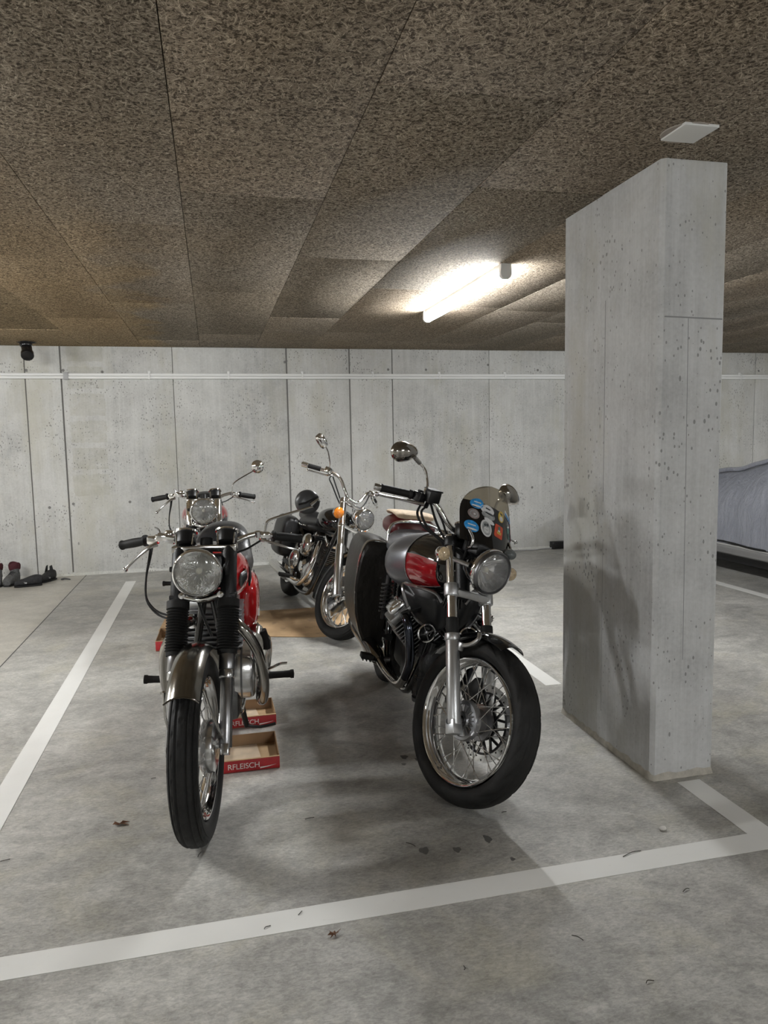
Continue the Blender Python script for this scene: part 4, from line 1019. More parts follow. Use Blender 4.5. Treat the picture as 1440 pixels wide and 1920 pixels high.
    # frame and engine
    for s_ in (-1,1):
        P(bb().tube([(-.40,s_*.03,.74),(-.44,s_*.06,.58),(-.50,s_*.10,.34),(-.60,s_*.11,.23),(-.98,s_*.11,.23),(-1.08,s_*.11,.36),(-1.10,s_*.11,.62),(-1.0,s_*.10,.76),(-.6,s_*.03,.72),(-.42,0,.80)], .017, 10, 4), 'frame_tube', 'black_gloss')
        P(bb().tube([(-1.0,s_*.11,.76),(-1.3,s_*.12,.76),(-1.6,s_*.10,.80)], .013, 8, 3), 'subframe_tube', 'black_gloss')
        P(bb().tube([(-1.05,s_*.11,.36),(-1.48,s_*.115,.315)], .02, 10, 1), 'swingarm', 'engine_black')
        coil = [V(-.86,s_*.198,.525+t*.0019)+V(.026*math.cos(t*.62),.026*math.sin(t*.62),0) for t in range(84)]
        SH = P(bb().tube([(-.86,s_*.200,.50),(-.86,s_*.195,.72)], .014, 10, 1), 'air_spring', 'engine_black')
        P(bb().tube(coil, .0055, 6, 1), 'spring', 'engine_black', SH)
    P(bb().box((-.62,0,.37), (.34,.21,.26)), 'crankcase', 'engine_black', bev=.03)
    P(bb().box((-.90,0,.36), (.26,.17,.22)), 'gearbox', 'engine_black', bev=.03)
    P(bb().lathe([(.001,.05),(.075,.045),(.095,.03),(.10,0),(.10,-.04)], (-.46,0,.40), (1,0,0), 34), 'alternator_cover', 'engine_black', sharp=40)
    for s_ in (-1,1):
        ax = V(.02,s_*.69,.72).normalized(); b0 = V(-.575,s_*.055,.465)
        ux = V(1,0,0); ux = (ux-ax*ux.dot(ax)).normalized(); uz = ax.cross(ux)
        Rm = Matrix((ux,uz,ax)).transposed()
        mb = bb(); mb.box(b0+ax*.075, (.105,.105,.16), Rm, 1)  # black core colour paints in the shade of the gaps between the fins
        for i in range(11):
            k = 1.0 if i < 8 else .94
            mb.box(b0+ax*(.012+i*.0155), (.166*k,.156*k,.0056), Rm)
        CY = P(mb, 'cylinder', ['fin_metal','engine_black'], bev=.0012)
        P(bb().box(b0+ax*.195, (.14,.13,.034), Rm), 'cylinder_head', 'fin_metal', CY, bev=.008)
        P(bb().box(b0+ax*.226, (.115,.085,.036), Rm), 'valve_cover', 'alloy_polished', CY, bev=.014)
        P(bb().box(b0+ax*.245, (.085,.035,.010), Rm), 'cover_rib', 'alloy_polished', CY, bev=.004)
        for q in (-1,1):
            P(bb().lathe([(.001,.008),(.008,.007),(.009,0)], b0+ax*.243+ux*q*.044+uz*.026, ax, 10), 'cover_bolt', 'chrome', CY)
        # spark plug lead
        P(bb().tube([b0+ax*.20+ux*.07+uz*.03,b0+ax*.22+ux*.11,V(-.45,s_*.12,.66),V(-.46,s_*.06,.70)], .005, 6, 4), 'plug_lead', 'rubber', CY)
        # exhaust
        pts = [b0+ax*.19+ux*.06-uz*.0, V(-.455,s_*.188,.605),V(-.425,s_*.180,.575),V(-.418,s_*.165,.50),V(-.440,s_*.148,.41),(-.495,s_*.146,.325),(-.56,s_*.148,.272),(-.64,s_*.15,.252),(-.78,s_*.165,.255),(-.92,s_*.18,.275)]
        EX = P(bb().tube(pts[:6], .0205, 16, 5), 'exhaust_header', 'header_blue'); P(bb().tube(pts[5:], .0207, 16, 5), 'collector_pipe', 'chrome_mid', EX)
        P(bb().lathe([(.021,0),(.032,.03),(.043,.10),(.044,.55),(.036,.70),(.030,.71),(.001,.68)], (-.90,s_*.18,.272), (-1,s_*.04,.05), 22), 'muffler', 'dark_chrome', EX, sharp=40)
        # horn
        HN = P(bb().lathe([(.001,-.03),(.02,-.028),(.036,-.012),(.040,.0),(.040,.006)], (-.42,s_*.098,.553), (1,-s_*.12,.0), 28), 'horn', 'black_plastic', sharp=45)
        P(bb().lathe([(.0335,.003),(.041,.005),(.0425,.010),(.037,.013),(.034,.009)], (-.42,s_*.098,.553), (1,-s_*.12,0), 32, closed=True), 'horn_ring', 'chrome', HN)
        mb = bb()
        for k in range(4): 
            a = k*math.pi/2+.4; o_ = V(-.413,s_*.098,.553); mb.tube([o_+V(0,math.cos(a)*.008,math.sin(a)*.008),o_+V(0,math.cos(a)*.035,math.sin(a)*.035)], .003, 5, 1)
        mb.lathe([(.001,.012),(.010,.010),(.011,.004)], (-.418,s_*.098,.553), (1,0,0), 12)
        P(mb, 'horn_grille', 'steel_dark', HN)
        # pegs
        FP = P(bb().tube([(-.93,s_*.12,.275),(-.94,s_*.18,.272)], .014, 10, 1), 'foot_peg', 'steel_dark')
        mb = bb().box((-.945,s_*.222,.280), (.055,.098,.026), Matrix.Rotation(s_*.12,3,'X'))
        for k in range(5): mb.box((-.945,s_*(.185+k*.019),.267+.0025*k), (.056,.006,.030))
        P(mb, 'peg_rubber', 'rubber', FP, bev=.004)
        # ribbed breather hose low at the front
        hp = []
        for k in range(11): hp += [(.020,k*.0092),(.0255,k*.0092+.0046)]
        P(bb().lathe(hp, (-.475,s_*.082,.345), (-.25,-s_*.02,-1), 18), 'ribbed_hose', 'steel_dark', sharp=20)
        P(bb().lathe([(.001,.022),(.018,.020),(.022,0)], (-.50,s_*.08,.235), (-.2,0,-1), 16), 'hose_end', 'steel_dark')
        P(bb().tube([(-.46,s_*.08,.35),(-.44,s_*.07,.42),(-.45,s_*.05,.50)], .018, 10, 3), 'hose_stub', 'engine_black')
    P(bb().tube([(-.70,.13,.24),(-.72,.20,.12),(-.73,.245,.045)], .013, 10, 2), 'side_stand', 'engine_black')
    for s_ in (-1,1):
        # dark infill: carburettor, air box sides
        P(bb().box((-.74,s_*.115,.60), (.12,.07,.10)), 'carburettor', 'engine_black', bev=.02)
        P(bb().rings([sring(x,s_*.115,w_,zb,zt,3,20) for x,w_,zb,zt in ((-.92,.02,.55,.72),(-.95,.05,.50,.77),(-1.1,.055,.48,.78),(-1.16,.03,.52,.74))]), 'side_panel', 'black_gloss', sharp=50)
    wheel(B, 'rear_wheel', False, -1.47, .318, .062, .215, .05, .085, .06, 36, 'block', hubmat='steel_dark', seg=112)
    P(bb().fender((-1.47,0,.318), .37, 10, 175, .085, .035), 'rear_mudguard', 'black_gloss', sharp=50)
    P(bb().rings([sring(-1.76-.02*i,0,.05-.005*i,.60,.70-.01*i,2.4,16) for i in range(4)]), 'tail_lamp', 'red_lens', sharp=50)
    B.settle(); return B
simple('fork_alloy', (.52,.525,.53), .38, .9)
simple('smoke_grey', (.10,.11,.11), .2, 0, .5, coat=.5)
simple('leather_silver', (.17,.175,.185), .30, .2, .5, bump=.0012, bscale=150, mottle=.2, mscale=9)
simple('pannier_black', (.012,.0105,.0085), .33, 0, .4, bump=.002, bscale=40)
tourer()

# ------------------------------------------------------------------ black cruiser at the back
def cruiser():
    B = Bike('motorcycle', 'black chrome cruiser motorcycle with orange turn signals standing on the cardboard', (.795,5.0), -84, -16, 22, 32, .14)
    r = .31; fk = lambda z: B.fk(z, r); P = B.part; st = B.st; bb = B.b
    wheel(B, 'front_wheel', True, 0, r, .056, .232, .046, .055, .055, 40, 'rib', rim='chrome', hubmat='chrome', seg=120, spoke_r=.0028)
    P(st().lathe([(.06,-.066),(.135,-.066),(.135,-.071),(.06,-.071)], (0,0,r), (0,1,0), 48, closed=True), 'brake_disc', 'chrome', sharp=30)
    P(st().box((-.10,-.082,r+.07), (.07,.05,.10), Matrix.Rotation(.5,3,'Y')), 'brake_caliper', 'chrome', bev=.014)
    for s_ in (-1,1):
        y = s_*.10
        P(st().tube([(fk(.29),y,.29),(fk(.63),y,.63)], .033, 18, 1), 'fork_slider', 'alloy_polished', bev=.004)
        P(st().tube([(fk(.62),y,.62),(fk(.96),y,.96)], .026, 18, 1), 'fork_tube', 'chrome')
        P(st().tube([(fk(.755),y,.755),(fk(.79),y,.79)], .030, 16, 1), 'fork_clamp', 'chrome', bev=.004)
        P(st().tube([(fk(.93),y,.93),(fk(.965),y,.965)], .028, 16, 1), 'fork_cap', 'chrome', bev=.004)
    indicator(B, (-.30,-.165,.845), [(-.315,-.14,.85),(fk(.86),-.11,.86)], .044, 'amber', body='chrome')
    indicator(B, (-.36,.150,.80), [(-.37,.13,.81),(fk(.83),.11,.83)], .036, 'amber', body='chrome')
    for z in (.76,.935):
        P(st().prism([(fk(z)-.07,-.05,z),(fk(z)-.01,-.11,z),(fk(z)+.025,-.10,z),(fk(z)+.025,.10,z),(fk(z)-.01,.11,z),(fk(z)-.07,.05,z)], (0,0,.026)), 'fork_yoke', 'chrome', bev=.004)
    headlamp(B, (-.185,0,.875), .080, .14, shell='chrome', ring='chrome', lens='lens_clear', facets=1)
    P(st().tube([(-.32,0,.80),(-.26,0,.80),(-.225,0,.81)], .012, 8, 2), 'lamp_bracket', 'chrome')
    G = P(st().fender((0,0,r), .352, 60, 200, .070, .036), 'front_mudguard', 'black_gloss', sharp=50)
    half = [(-.43,0,.985),(-.432,.05,.99),(-.45,.09,1.03),(-.49,.145,1.098),(-.525,.20,1.112),(-.575,.27,1.105),(-.665,.39,1.083)]
    P(st().tube([(x,-y,z) for x,y,z in half[:0:-1]]+half, .0125, 12, 4), 'handlebar', 'chrome')
    for s_ in (-1,1):
        a = V(-.585,s_*.285,1.103); e = V(-.675,s_*.405,1.08)
        P(st().lathe([(.012,0),(.019,0),(.018,.01),(.018,.10),(.012,.104)], a, e-a, 16), 'grip', 'rubber', sharp=40)
        P(st().lathe([(.018,.098),(.020,.10),(.020,.145),(.014,.150),(.001,.15)], a, e-a, 16), 'bar_end', 'chrome', sharp=40)
        P(st().box((-.545,s_*.235,1.118), (.05,.075,.045), Matrix.Rotation(-s_*.6,3,'Z')), 'master_cylinder', 'chrome', bev=.008)
        lever(B, [(-.515,s_*.215,1.10),(-.525,s_*.255,1.075),(-.56,s_*.32,1.062),(-.60,s_*.375,1.052)], 'chrome', .006, 'brake_lever' if s_ < 0 else 'clutch_lever')
        if s_ > 0: continue      # the photo shows one mirror only
        rot = Matrix.Rotation(s_*.45,3,'X')
        rs = []
        for q, t in ((.3,.03),(.75,.024),(.97,.008),(1,-.006),(.95,-.012)):
            rs.append([V(-.56,s_*.395,1.290)+V(t,0,0)+rot @ V(0,math.copysign(abs(math.cos(2*math.pi*k/28))**.6,math.cos(2*math.pi*k/28))*.062*q,math.copysign(abs(math.sin(2*math.pi*k/28))**.6,math.sin(2*math.pi*k/28))*.036*q) for k in range(28)])
        Mi = P(st().rings(rs, True, True), 'mirror', 'chrome', sharp=50)
        P(st().tube([(-.545,s_*.245,1.14),(-.545,s_*.262,1.18),(-.548,s_*.310,1.24),(-.55,s_*.362,1.278)], .0058, 8, 4), 'mirror_stem', 'chrome_dull', Mi)
    for pts in ([(-.53,-.20,1.10),(-.50,-.23,1.06),(-.47,-.20,1.02),(-.42,-.12,.93),(-.36,-.05,.86)],[(-.53,-.19,1.09),(-.48,-.16,1.03),(-.44,-.11,.96),(-.40,-.06,.88)],[(-.53,.20,1.09),(-.48,.16,1.03),(-.44,.11,.96),(-.40,.06,.88)]):
        P(st().tube(pts, .0055, 6, 4), 'control_cable', 'rubber')
    # tank
    secs = smooth_secs([(-.44,.03,.76,.83),(-.47,.08,.725,.865),(-.56,.125,.70,.895),(-.68,.145,.69,.900),(-.82,.125,.695,.87),(-.94,.08,.70,.81),(-1.0,.03,.715,.77)], 4)
    TK = P(bb().rings([sring(x,0,hw_,zb,zt,2.4,30,2.1) for x,hw_,zb,zt in secs]), 'fuel_tank', 'black_gloss', sharp=50)
    P(bb().rings([sring(x,0,.028,zt-.012,zt+.014,2.4,14) for x,hw_,zb,zt in secs[6:20:2]]), 'tank_console', 'chrome', TK, sharp=50)
    # seat with a studded skirt
    secs = smooth_secs([(-.95,.08,.66,.725),(-1.0,.14,.645,.74),(-1.12,.172,.64,.745),(-1.24,.160,.65,.76),(-1.30,.12,.67,.79),(-1.36,.11,.69,.81),(-1.55,.10,.71,.81),(-1.62,.06,.73,.79)], 4)
    SE = P(bb().rings([sring(x,0,hw_,zb,zt,2.8,28,2.3) for x,hw_,zb,zt in secs]), 'seat', 'leather', sharp=50)
    stud = MB().ball((0,0,0), .0058, 8, 6).mesh('stud', 'chrome')
    for s_ in (-1,1):
        for i in range(18):
            t = i/17; sct = secs[int(4+t*14)]
            put('stud', stud, SE, Matrix.Translation((sct[0],s_*(sct[1]*.99),sct[2]+.045)))
    # saddle bags
    for s_ in (-1,1):
        secs = smooth_secs([(-1.18,.04,.42,.68),(-1.21,.075,.38,.72),(-1.40,.085,.37,.73),(-1.56,.075,.38,.72),(-1.60,.03,.42,.68)], 3)
        SB = P(bb().rings([sring(x,s_*.215,hw_,zb,zt,3.4,24) for x,hw_,zb,zt in secs]), 'saddlebag', 'leather', sharp=50)
        for i in range(9):
            put('stud', stud, SB, Matrix.Translation((-1.182+.004*abs(i-4)*-1,s_*(.165+i*.0125),.63-.010*(4-abs(i-4)))))
        P(bb().tube([(-1.19,s_*.215,.72),(-1.185,s_*.215,.60),(-1.20,s_*.215,.45)], .008, 6, 3), 'bag_strap', 'leather', SB)
    # engine
    P(bb().box((-.76,0,.33), (.38,.22,.24)), 'crankcase', 'engine_black', bev=.04)
    for k, (tx, a) in enumerate(((-.66,.42),(-.86,-.42))):
        mb = bb(); ax = V(math.sin(a),0,math.cos(a)); ux = V(math.cos(a),0,-math.sin(a)); Rm = Matrix((ux,V(0,1,0),ax)).transposed()
        b0 = V(tx,0,.43)
        mb.box(b0+ax*.08, (.10,.13,.18), Rm)
        for i in range(11): mb.box(b0+ax*(.01+i*.0165), (.155,.175,.006), Rm)
        CY = P(mb, 'cylinder', 'fin_metal', bev=.0015)
        P(bb().box(b0+ax*.215, (.13,.16,.05), Rm), 'rocker_cover', 'chrome', CY, bev=.018)
    AC = P(bb().lathe([(.001,.052),(.04,.050),(.075,.040),(.092,.018),(.094,0),(.08,-.03)], (-.74,-.165,.555), (0,-1,0), 34, sx=1.15), 'air_cleaner', 'chrome_dull', sharp=45)
    P(bb().lathe([(.001,.062),(.018,.060),(.022,.045)], (-.74,-.165,.555), (0,-1,0), 18), 'cleaner_boss', 'chrome', AC)
    for s_ in (-1,1):
        P(bb().lathe([(.001,.045),(.07,.04),(.10,.025),(.11,0),(.11,-.03)], (-.72,s_*.105,.33), (0,s_,0), 34, sx=1.2), 'engine_cover', 'alloy_polished', sharp=45)
        P(bb().lathe([(.001,.03),(.05,.026),(.07,.0)], (-.92,s_*.11,.36), (0,s_,0), 28), 'gear_cover', 'chrome', sharp=45)
        P(bb().tube([(-.45,s_*.03,.76),(-.47,s_*.06,.58),(-.52,s_*.10,.30),(-.62,s_*.11,.19),(-1.0,s_*.12,.19),(-1.12,s_*.12,.34),(-1.16,s_*.11,.6)], .017, 10, 4), 'frame_tube', 'black_gloss')
        P(bb().tube([(-1.08,s_*.12,.30),(-1.58,s_*.12,.31)], .02, 10, 1), 'swingarm', 'engine_black')
        # foot peg on its bracket, brake pedal
        FP = P(bb().tube([(-.62,s_*.14,.27),(-.62,s_*.23,.285),(-.63,s_*.27,.29)], .012, 8, 2), 'foot_peg', 'chrome')
        mb = bb().box((-.645,s_*.305,.297), (.05,.11,.024)); 
        P(mb, 'peg_rubber', 'rubber', FP, bev=.006)
        P(bb().box((-.645,s_*.305,.283), (.052,.112,.006)), 'peg_plate', 'chrome', FP)
        # oval heat shields / chrome covers
        P(bb().lathe([(.001,.022),(.03,.020),(.05,.010),(.055,0)], (-.70,s_*.255,.43), (.5,s_,0), 26, sz=1.5), 'chrome_shield', 'chrome_dull', sharp=50)
        P(bb().tube([(-.60,s_*.11,.60),(-.52,s_*.14,.55),(-.50,s_*.16,.42),(-.56,s_*.18,.30),(-.70,s_*.19,.24),(-1.0,s_*.20,.24)], .020, 14, 5), 'exhaust_header', 'chrome')
        P(bb().lathe([(.021,0),(.036,.05),(.042,.12),(.042,.6),(.036,.68),(.001,.66)], (-.98,s_*.20,.24), (-1,0,.02), 20), 'muffler', 'chrome_dull', sharp=40)
    P(bb().tube([(-.74,.13,.20),(-.77,.20,.10),(-.78,.245,.05)], .013, 8, 2), 'side_stand', 'engine_black')
    wheel(B, 'rear_wheel', False, -1.60, .315, .070, .20, .055, .08, .06, 36, 'block', hubmat='chrome', seg=100)
    P(bb().fender((-1.60,0,.315), .375, 5, 175, .095, .04), 'rear_mudguard', 'black_gloss', sharp=50)
    P(bb().rings([sring(-1.93-.02*i,0,.05-.005*i,.52,.62-.01*i,2.4,16) for i in range(4)]), 'tail_lamp', 'red_lens', sharp=50)
    B.settle(); return B
cruiser()

# ================================================================== SMALLER THINGS
def text_mesh(txt, size, mat):
    cu = bpy.data.curves.new('lettering', 'FONT'); cu.body = txt; cu.size = size; cu.extrude = .0004; cu.align_x = 'RIGHT'; cu.space_character = .96
    o = bpy.data.objects.new('lettering', cu); COL.objects.link(o)
    bpy.context.view_layer.update()
    me = bpy.data.meshes.new_from_object(o.evaluated_get(bpy.context.evaluated_depsgraph_get()))
    bpy.data.objects.remove(o); bpy.data.curves.remove(cu)
    me.materials.clear(); me.materials.append(MT[mat]); return me

def tray(x0, x1, y0, y1, hgt, rz, label, txt=None, flap=False):
    """open cardboard tray with a printed red front"""
    cx, cy = (x0+x1)/2, (y0+y1)/2; w_, d_ = x1-x0, y1-y0
    t = empty('cardboard_tray', label, 'tray', Matrix.Translation((cx,cy,0)) @ Matrix.Rotation(R(rz),4,'Z'), 'cardboard trays under the motorcycles')
    th = .004
    MB().box((0,0,.003+th/2), (w_,d_,th)).build('bottom', 'cardboard', t)
    MB().box((0,d_/2-th/2,hgt*.52), (w_,th,hgt*1.04)).build('back_panel', 'cardboard_dark', t)
    for s_ in (-1,1):
        MB().prism([(s_*(w_/2-th/2)-th/2,-d_/2+.006,.003),(s_*(w_/2-th/2)-th/2,d_/2-.006,.003),(s_*(w_/2-th/2)-th/2,d_/2-.006,hgt*1.04),(s_*(w_/2-th/2)-th/2,-d_/2+.02,hgt*.98)], (th,0,0)).build('side_panel', 'cardboard_dark', t)
    f = MB().box((0,-d_/2+th/2,hgt*.46+.002), (w_,th,hgt*.92)).build('front_panel', 'box_red', t, bev=.001)
    MB().box((0,-d_/2+.0046,hgt*.93), (w_,.0092,.004)).build('front_fold', 'cardboard', t)
    MB().box((-.02,.03,.010), (w_*.72,d_*.62,.002), Matrix.Rotation(.08,3,'Z')).build('liner_sheet', 'liner', t)
    if txt:
        me = text_mesh(txt, .034, 'print_white')
        put('lettering', me, f, Matrix.Translation((w_/2-.085,-d_/2-.0006,hgt*.28)) @ Matrix.Rotation(R(90),4,'X'))
        MB().rings([[V(w_/2-.085+.07*k/8,-d_/2-.0006-.0008*q,hgt*(.22+.16*(k/8)**1.5)+.0035*(1-k/8)*z_) for q,z_ in ((0,-1),(1,-1),(1,1),(0,1))] for k in range(9)]).build('print_swoosh', 'print_white', f)
    return t
simple('liner', (.66,.52,.37), .75, mottle=.15, mscale=12)
tray(-.20, .232, 3.062, 3.33, .058, -.5, 'open cardboard tray with red printed front beside the front wheel', 'RFLEISCH')
tray(-.17, .256, 3.55, 3.78, .058, 1.0, 'second red fronted tray lying under the engine of the red motorcycle', 'RFLEISCH')
tray(-.425, -.165, 5.06, 5.40, .075, -2, 'red fronted tray peeking out beyond the fork of the red motorcycle')
# cardboard sheet under the back machines
def sheet_poly(pts, th, name, label, mat):
    rs = [V(*p,.0015) for p in pts]
    return tag(MB().prism(rs, (0,0,th)).build(name, mat), label, 'cardboard')
sheet_poly([(-.02,5.42),(.329,5.215),(.661,5.10),(1.02,5.06),(1.20,5.75),(1.02,6.02),(.60,6.02),(.22,6.05),(.05,5.98)], .004, 'cardboard_sheet', 'flat brown cardboard sheet under the wheel of the black cruiser', 'cardboard')
sheet_poly([(-.45,5.62),(-.02,5.5),(.03,6.3),(-.40,6.4)], .004, 'cardboard_sheet', 'flat brown cardboard sheet under the vintage motorcycle at the back', 'cardboard')

# shoes by the wall
def boot(x, y, rz, label, cuff):
    t = empty('boot', label, 'boot', Matrix.Translation((x,y,0)) @ Matrix.Rotation(R(rz),4,'Z'), 'shoes heaped by the wall')
    secs = smooth_secs([(-.115,.03,.012,.055),(-.10,.043,.01,.085),(-.04,.050,.01,.105),(.04,.045,.01,.130),(.10,.040,.01,.14),(.135,.022,.02,.12)], 3)
    MB().rings([sring(xx,0,h_,zb,zt,2.6,18) for xx,h_,zb,zt in secs]).build('foot', 'cloth_grey', t, sharp=60)
    sh = [[V(.065+.042*k_*math.cos(a)+dx,.046*k_*math.sin(a),z) for a in [2*math.pi*i/18 for i in range(18)]] for z,k_,dx in ((.08,1.05,0),(.12,.98,.004),(.155,1.02,.008),(.185,1.10,.010),(.187,.92,.01),(.12,.85,.004))]
    MB().rings(sh, True, True).build('shaft', 'cloth_grey', t, sharp=60)
    cf = [[V(.075+.044*k_*math.cos(a),.048*k_*math.sin(a),z+.010*math.sin(2*a)) for a in [2*math.pi*i/18 for i in range(18)]] for z,k_ in ((.150,1.08),(.172,1.20),(.200,1.24),(.215,1.10),(.205,.92),(.165,.90))]
    MB().rings(cf, True, True).build('cuff', cuff, t, sharp=60)
    MB().rings([sring(xx,0,h_+.004,.0,.018,3,18) for xx,h_ in ((-.118,.03),(-.09,.044),(0,.050),(.09,.042),(.138,.026))]).build('sole', 'rubber', t, sharp=50)
    for i in range(4):
        MB().tube([(-.03+.022*i,-.026,.102+.008*i),(-.025+.022*i,.0,.118+.008*i),(-.03+.022*i,.026,.102+.008*i)], .003, 5, 2).build('lace', 'cloth_black', t)
    return t
boot(-2.185, 7.99, 100, 'grey boot with dark red cuff, partly cut off by the picture edge', 'cloth_red')
boot(-2.05, 8.0, 78, 'grey boot with dark red cuff standing beside black shoes', 'cloth_red')
def shoe(x, y, rz, ln, label, tongue=True):
    t = empty('shoe', label, 'shoe', Matrix.Translation((x,y,0)) @ Matrix.Rotation(R(rz),4,'Z'), 'shoes heaped by the wall'); k = ln/.27
    secs = smooth_secs([(-.135,.02,.02,.04),(-.12,.04,.012,.065),(-.05,.050,.012,.080),(.02,.044,.012,.105),(.08,.042,.012,.115),(.125,.03,.015,.105)], 3)
    MB().rings([sring(xx*k,0,h_,zb,zt,2.5,18) for xx,h_,zb,zt in secs]).build('upper', 'cloth_black', t, sharp=60)
    MB().rings([sring(xx*k,0,h_+.004,0,.02,3,18) for xx,h_ in ((-.138,.03),(-.10,.046),(0,.048),(.10,.042),(.128,.03))]).build('sole', 'rubber', t, sharp=50)
    if tongue:
        for s_ in (-1,1):
            MB().prism([(.0,s_*.03,.09),(.05,s_*.034,.10),(.045,s_*.022,.165),(.015,s_*.018,.158)], (0,s_*.006,0)).build('tongue', 'cloth_black', t, bev=.002)
    MB().box((-.03,-.046,.045), (.03,.006,.014), Matrix.Rotation(.3,3,'Y')).build('logo_patch', 'grey_plastic', t, bev=.001)
    return t
shoe(-1.86, 7.86, 12, .26, 'black shoe lying between the grey boot and another shoe', False)
shoe(-1.73, 8.09, 62, .22, 'black shoe with upright tongue at the end of the heap', True)
tag(MB().tube([(-1.60,8.12,.004),(-1.57,8.10,.015),(-1.535,8.105,.008),(-1.51,8.09,.004)], [.012,.009,.005], 6, 3).build('rag', 'cloth_grey'), 'small grey rag on the floor next to the shoes', 'rag')

# covered car in the next bay
def car():
    X0, X1 = 4.86, 6.56
    t = empty('covered_car', 'low car hidden under a shiny grey cover behind the pillar', 'car', Matrix.Translation(((X0+X1)/2,5.9,0)))
    hw = (X1-X0)/2
    prof = [(-2.15,.55,.80),(-2.05,.80,.95),(-1.7,1.00,1.0),(-1.25,1.20,1.0),(-.8,1.32,1.0),(-.45,1.30,1.0),(-.2,1.22,1.0),(.1,1.13,1.0),(.35,1.085,1.0),(.8,1.04,1.0),(1.4,.98,1.0),(1.9,.86,.97),(2.1,.68,.86)]
    rs = []; prof = smooth_secs(prof, 4)
    for yy, zt, k in prof:
        ring = []
        n = 40
        for i in range(n+1):
            u = i/n*2-1; a = abs(u)
            # side drop
            if a < .62: x = u/.62*hw*k*.72; z = zt-.05*(a/.62)**2
            else:
                q = (a-.62)/.38; x = math.copysign(hw*k*(.72+.28*math.sin(min(1,q*1.35)*math.pi/2)), u); z = (zt-.05)*(1-q)+.345*q
                z += .10*math.sin(q*math.pi)*(zt-.5)
            wr = .012*math.sin(yy*23+u*9)*math.sin(u*7+yy*3)+.008*math.sin(yy*51-u*17)
            ring.append(V(x+wr*(a>.55), yy, z+wr*.7*(a<.9)))
        rs.append(ring)
    rs = [list(r_)+[p*1.0+V(0,0,-.006) for p in reversed(r_)] for r_ in rs]
    MB().rings(rs, True, True).build('cover', 'cover', t, sharp=70)
    hem = [V(-hw-.004+.006*math.sin(yy*9), yy, .345+.008*math.sin(yy*6)) for yy,_,k in prof[4:-5]]
    MB().tube(hem, .010, 8, 2).build('cover_hem', 'rubber', t)
    # folded roll of foil along the top edge
    MB().tube([(-hw*.74,yy,zt-.035+.006*math.sin(yy*17)) for yy,zt,k in prof[10:-10]], .022, 8, 2).build('cover_fold', 'cover', t)
    for s_ in (-1,1):
        B_ = MB().rings([[V(s_*(hw-.02),yy,.36),V(s_*(hw-.01),yy,.30),V(s_*(hw-.015),yy,.24),V(s_*(hw-.10),yy,.20),V(s_*(hw-.2),yy,.22),V(s_*(hw-.2),yy,.36)] for yy in (-1.0,-.3,.4,.95)]); B_.build('sill', 'silver_paint', t, bev=.006)
        MB().tube([(s_*(hw-.004),yy,.325+.004*yy) for yy in (-1.0,0,.95)], .012, 8, 2).build('sill_trim', 'chrome', t)
        for yy in (-1.35,1.35):
            Wh = MB().lathe([(.12,-.09),(.20,-.09),(.295,-.085),(.31,-.06),(.31,.06),(.295,.085),(.20,.09),(.12,.09)], (s_*(hw-.13),yy,.31), (1,0,0), 40).build('car_wheel', 'tyre', t)
            MB().lathe([(.001,.075),(.05,.08),(.14,.07),(.195,.082),(.20,.06)], (s_*(hw-.13),yy,.31), (s_,0,0), 32).build('wheel_disc', 'alloy', Wh)
    MB().box((0,0,.20), (2*hw-.3,3.9,.14)).build('underbody', 'engine_black', t)
    return t
car()

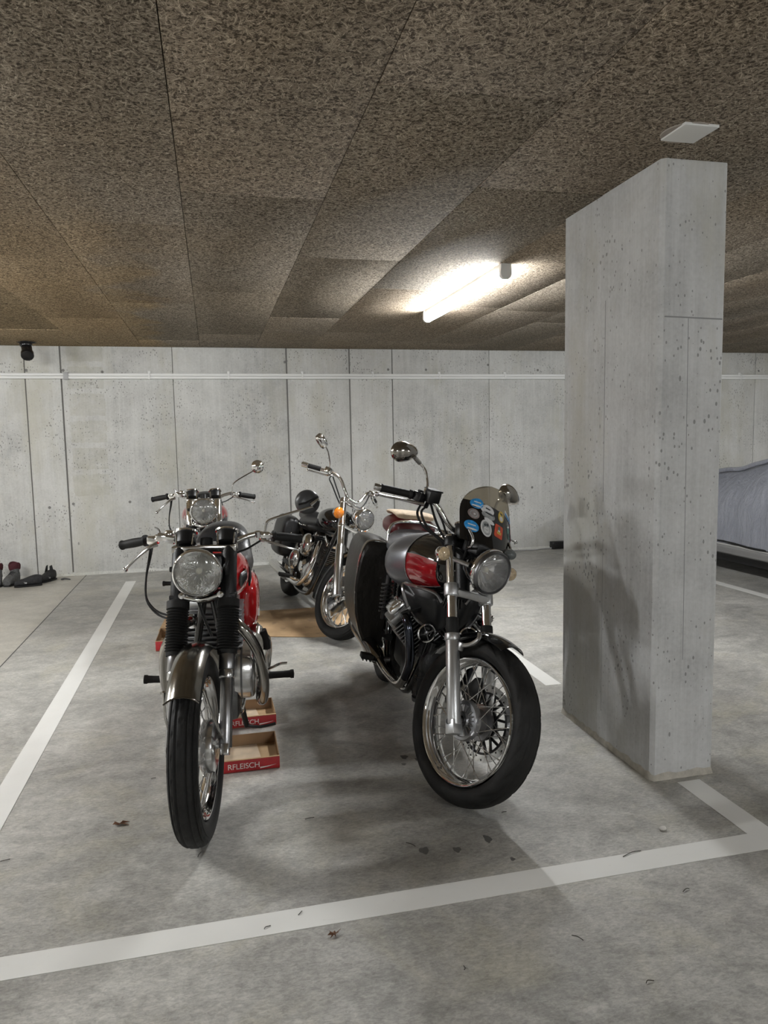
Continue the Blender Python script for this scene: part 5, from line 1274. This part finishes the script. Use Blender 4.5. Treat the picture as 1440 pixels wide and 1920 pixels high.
# ---- litter on the floor
def leaf(x, y, size, label):
    rs = []; n = 7; mb = MB()
    pts = []
    for k in range(14):
        a = 2*math.pi*k/14; rr = size*(.5+.5*random.random())*(1 if k % 2 else .55)
        pts.append(V(x+rr*math.cos(a)*1.3, y+rr*math.sin(a)*.9, .003+random.uniform(0,.012)))
    c_ = V(x,y,.006)
    mb.add([c_]+pts, [(0,1+i,1+(i+1)%14) for i in range(14)]); mb.add([c_-V(0,0,.0012)]+[p-V(0,0,.0012) for p in pts], [(0,1+(i+1)%14,1+i) for i in range(14)])
    mb.add(pts+[p-V(0,0,.0012) for p in pts], [(i,(i+1)%14,14+(i+1)%14,14+i) for i in range(14)])
    return tag(mb.build('dry_leaf', 'leaf_brown', sharp=20), label, 'leaf')
leaf(-.393,2.744,.030,'crumpled brown leaf on the floor left of the red motorcycle wheel'.replace(' left of',' beside'))
leaf(.284,1.937,.018,'small brown leaf crumb just before the white bay line')
def blob(px, py, rx, ry, z=.0006):
    ring = []
    for k in range(22):
        a = 2*math.pi*k/22; j = 1+.16*math.sin(3*a+px*9)+.1*math.sin(5*a+py*7)
        ring.append(V(px+rx*j*math.cos(a), py+ry*j*math.sin(a), 0))
    return MB().prism(ring, (0,0,z)).build('oil_spot', 'oil', fl)
for px, py, rx, ry in ((.656,2.286,.017,.020),(.768,2.262,.014,.016),(.894,2.298,.013,.024),(.78,3.02,.016,.02),(.83,2.98,.011,.014),(.76,2.95,.010,.010),(.93,2.16,.008,.010)): blob(px,py,rx,ry)
tag(MB().ball((1.522,2.189,.006), (.014,.011,.007), 10, 7).build('pebble', 'stone_pale', sharp=25), 'pale pebble on the floor between pillar and bay line', 'pebble')
tw = [(1.33,2.08,.08,.2),(-.10,2.46,.03,1.2),(.10,2.02,.022,.5),(.20,2.06,.02,.9),(1.02,2.45,.02,.1),(.95,1.75,.035,-.9),(1.38,1.86,.03,.3),(.60,1.72,.016,1.3),(.62,2.33,.04,-.9),(.30,2.60,.035,.1),(-.75,2.60,.03,.2),(.05,1.55,.035,-.6),(1.05,1.55,.025,.1),(-.30,3.10,.02,.2)]
for i, (x, y, l, a) in enumerate(tw):
    d = V(math.cos(a)*l/2, math.sin(a)*l/2, 0); c_ = V(x,y,.003)
    z_ = .0026 if 1.98 < y < 2.09 else .0022
    tag(MB().tube([c_-d,c_+V(random.uniform(-.006,.006),random.uniform(-.006,.006),.002),c_+d], .0012, 5, 3).build('twig', 'twig_dark'), 'tiny dark twig or crumb of litter on the grey floor', 'twig', 'litter crumbs on the floor')
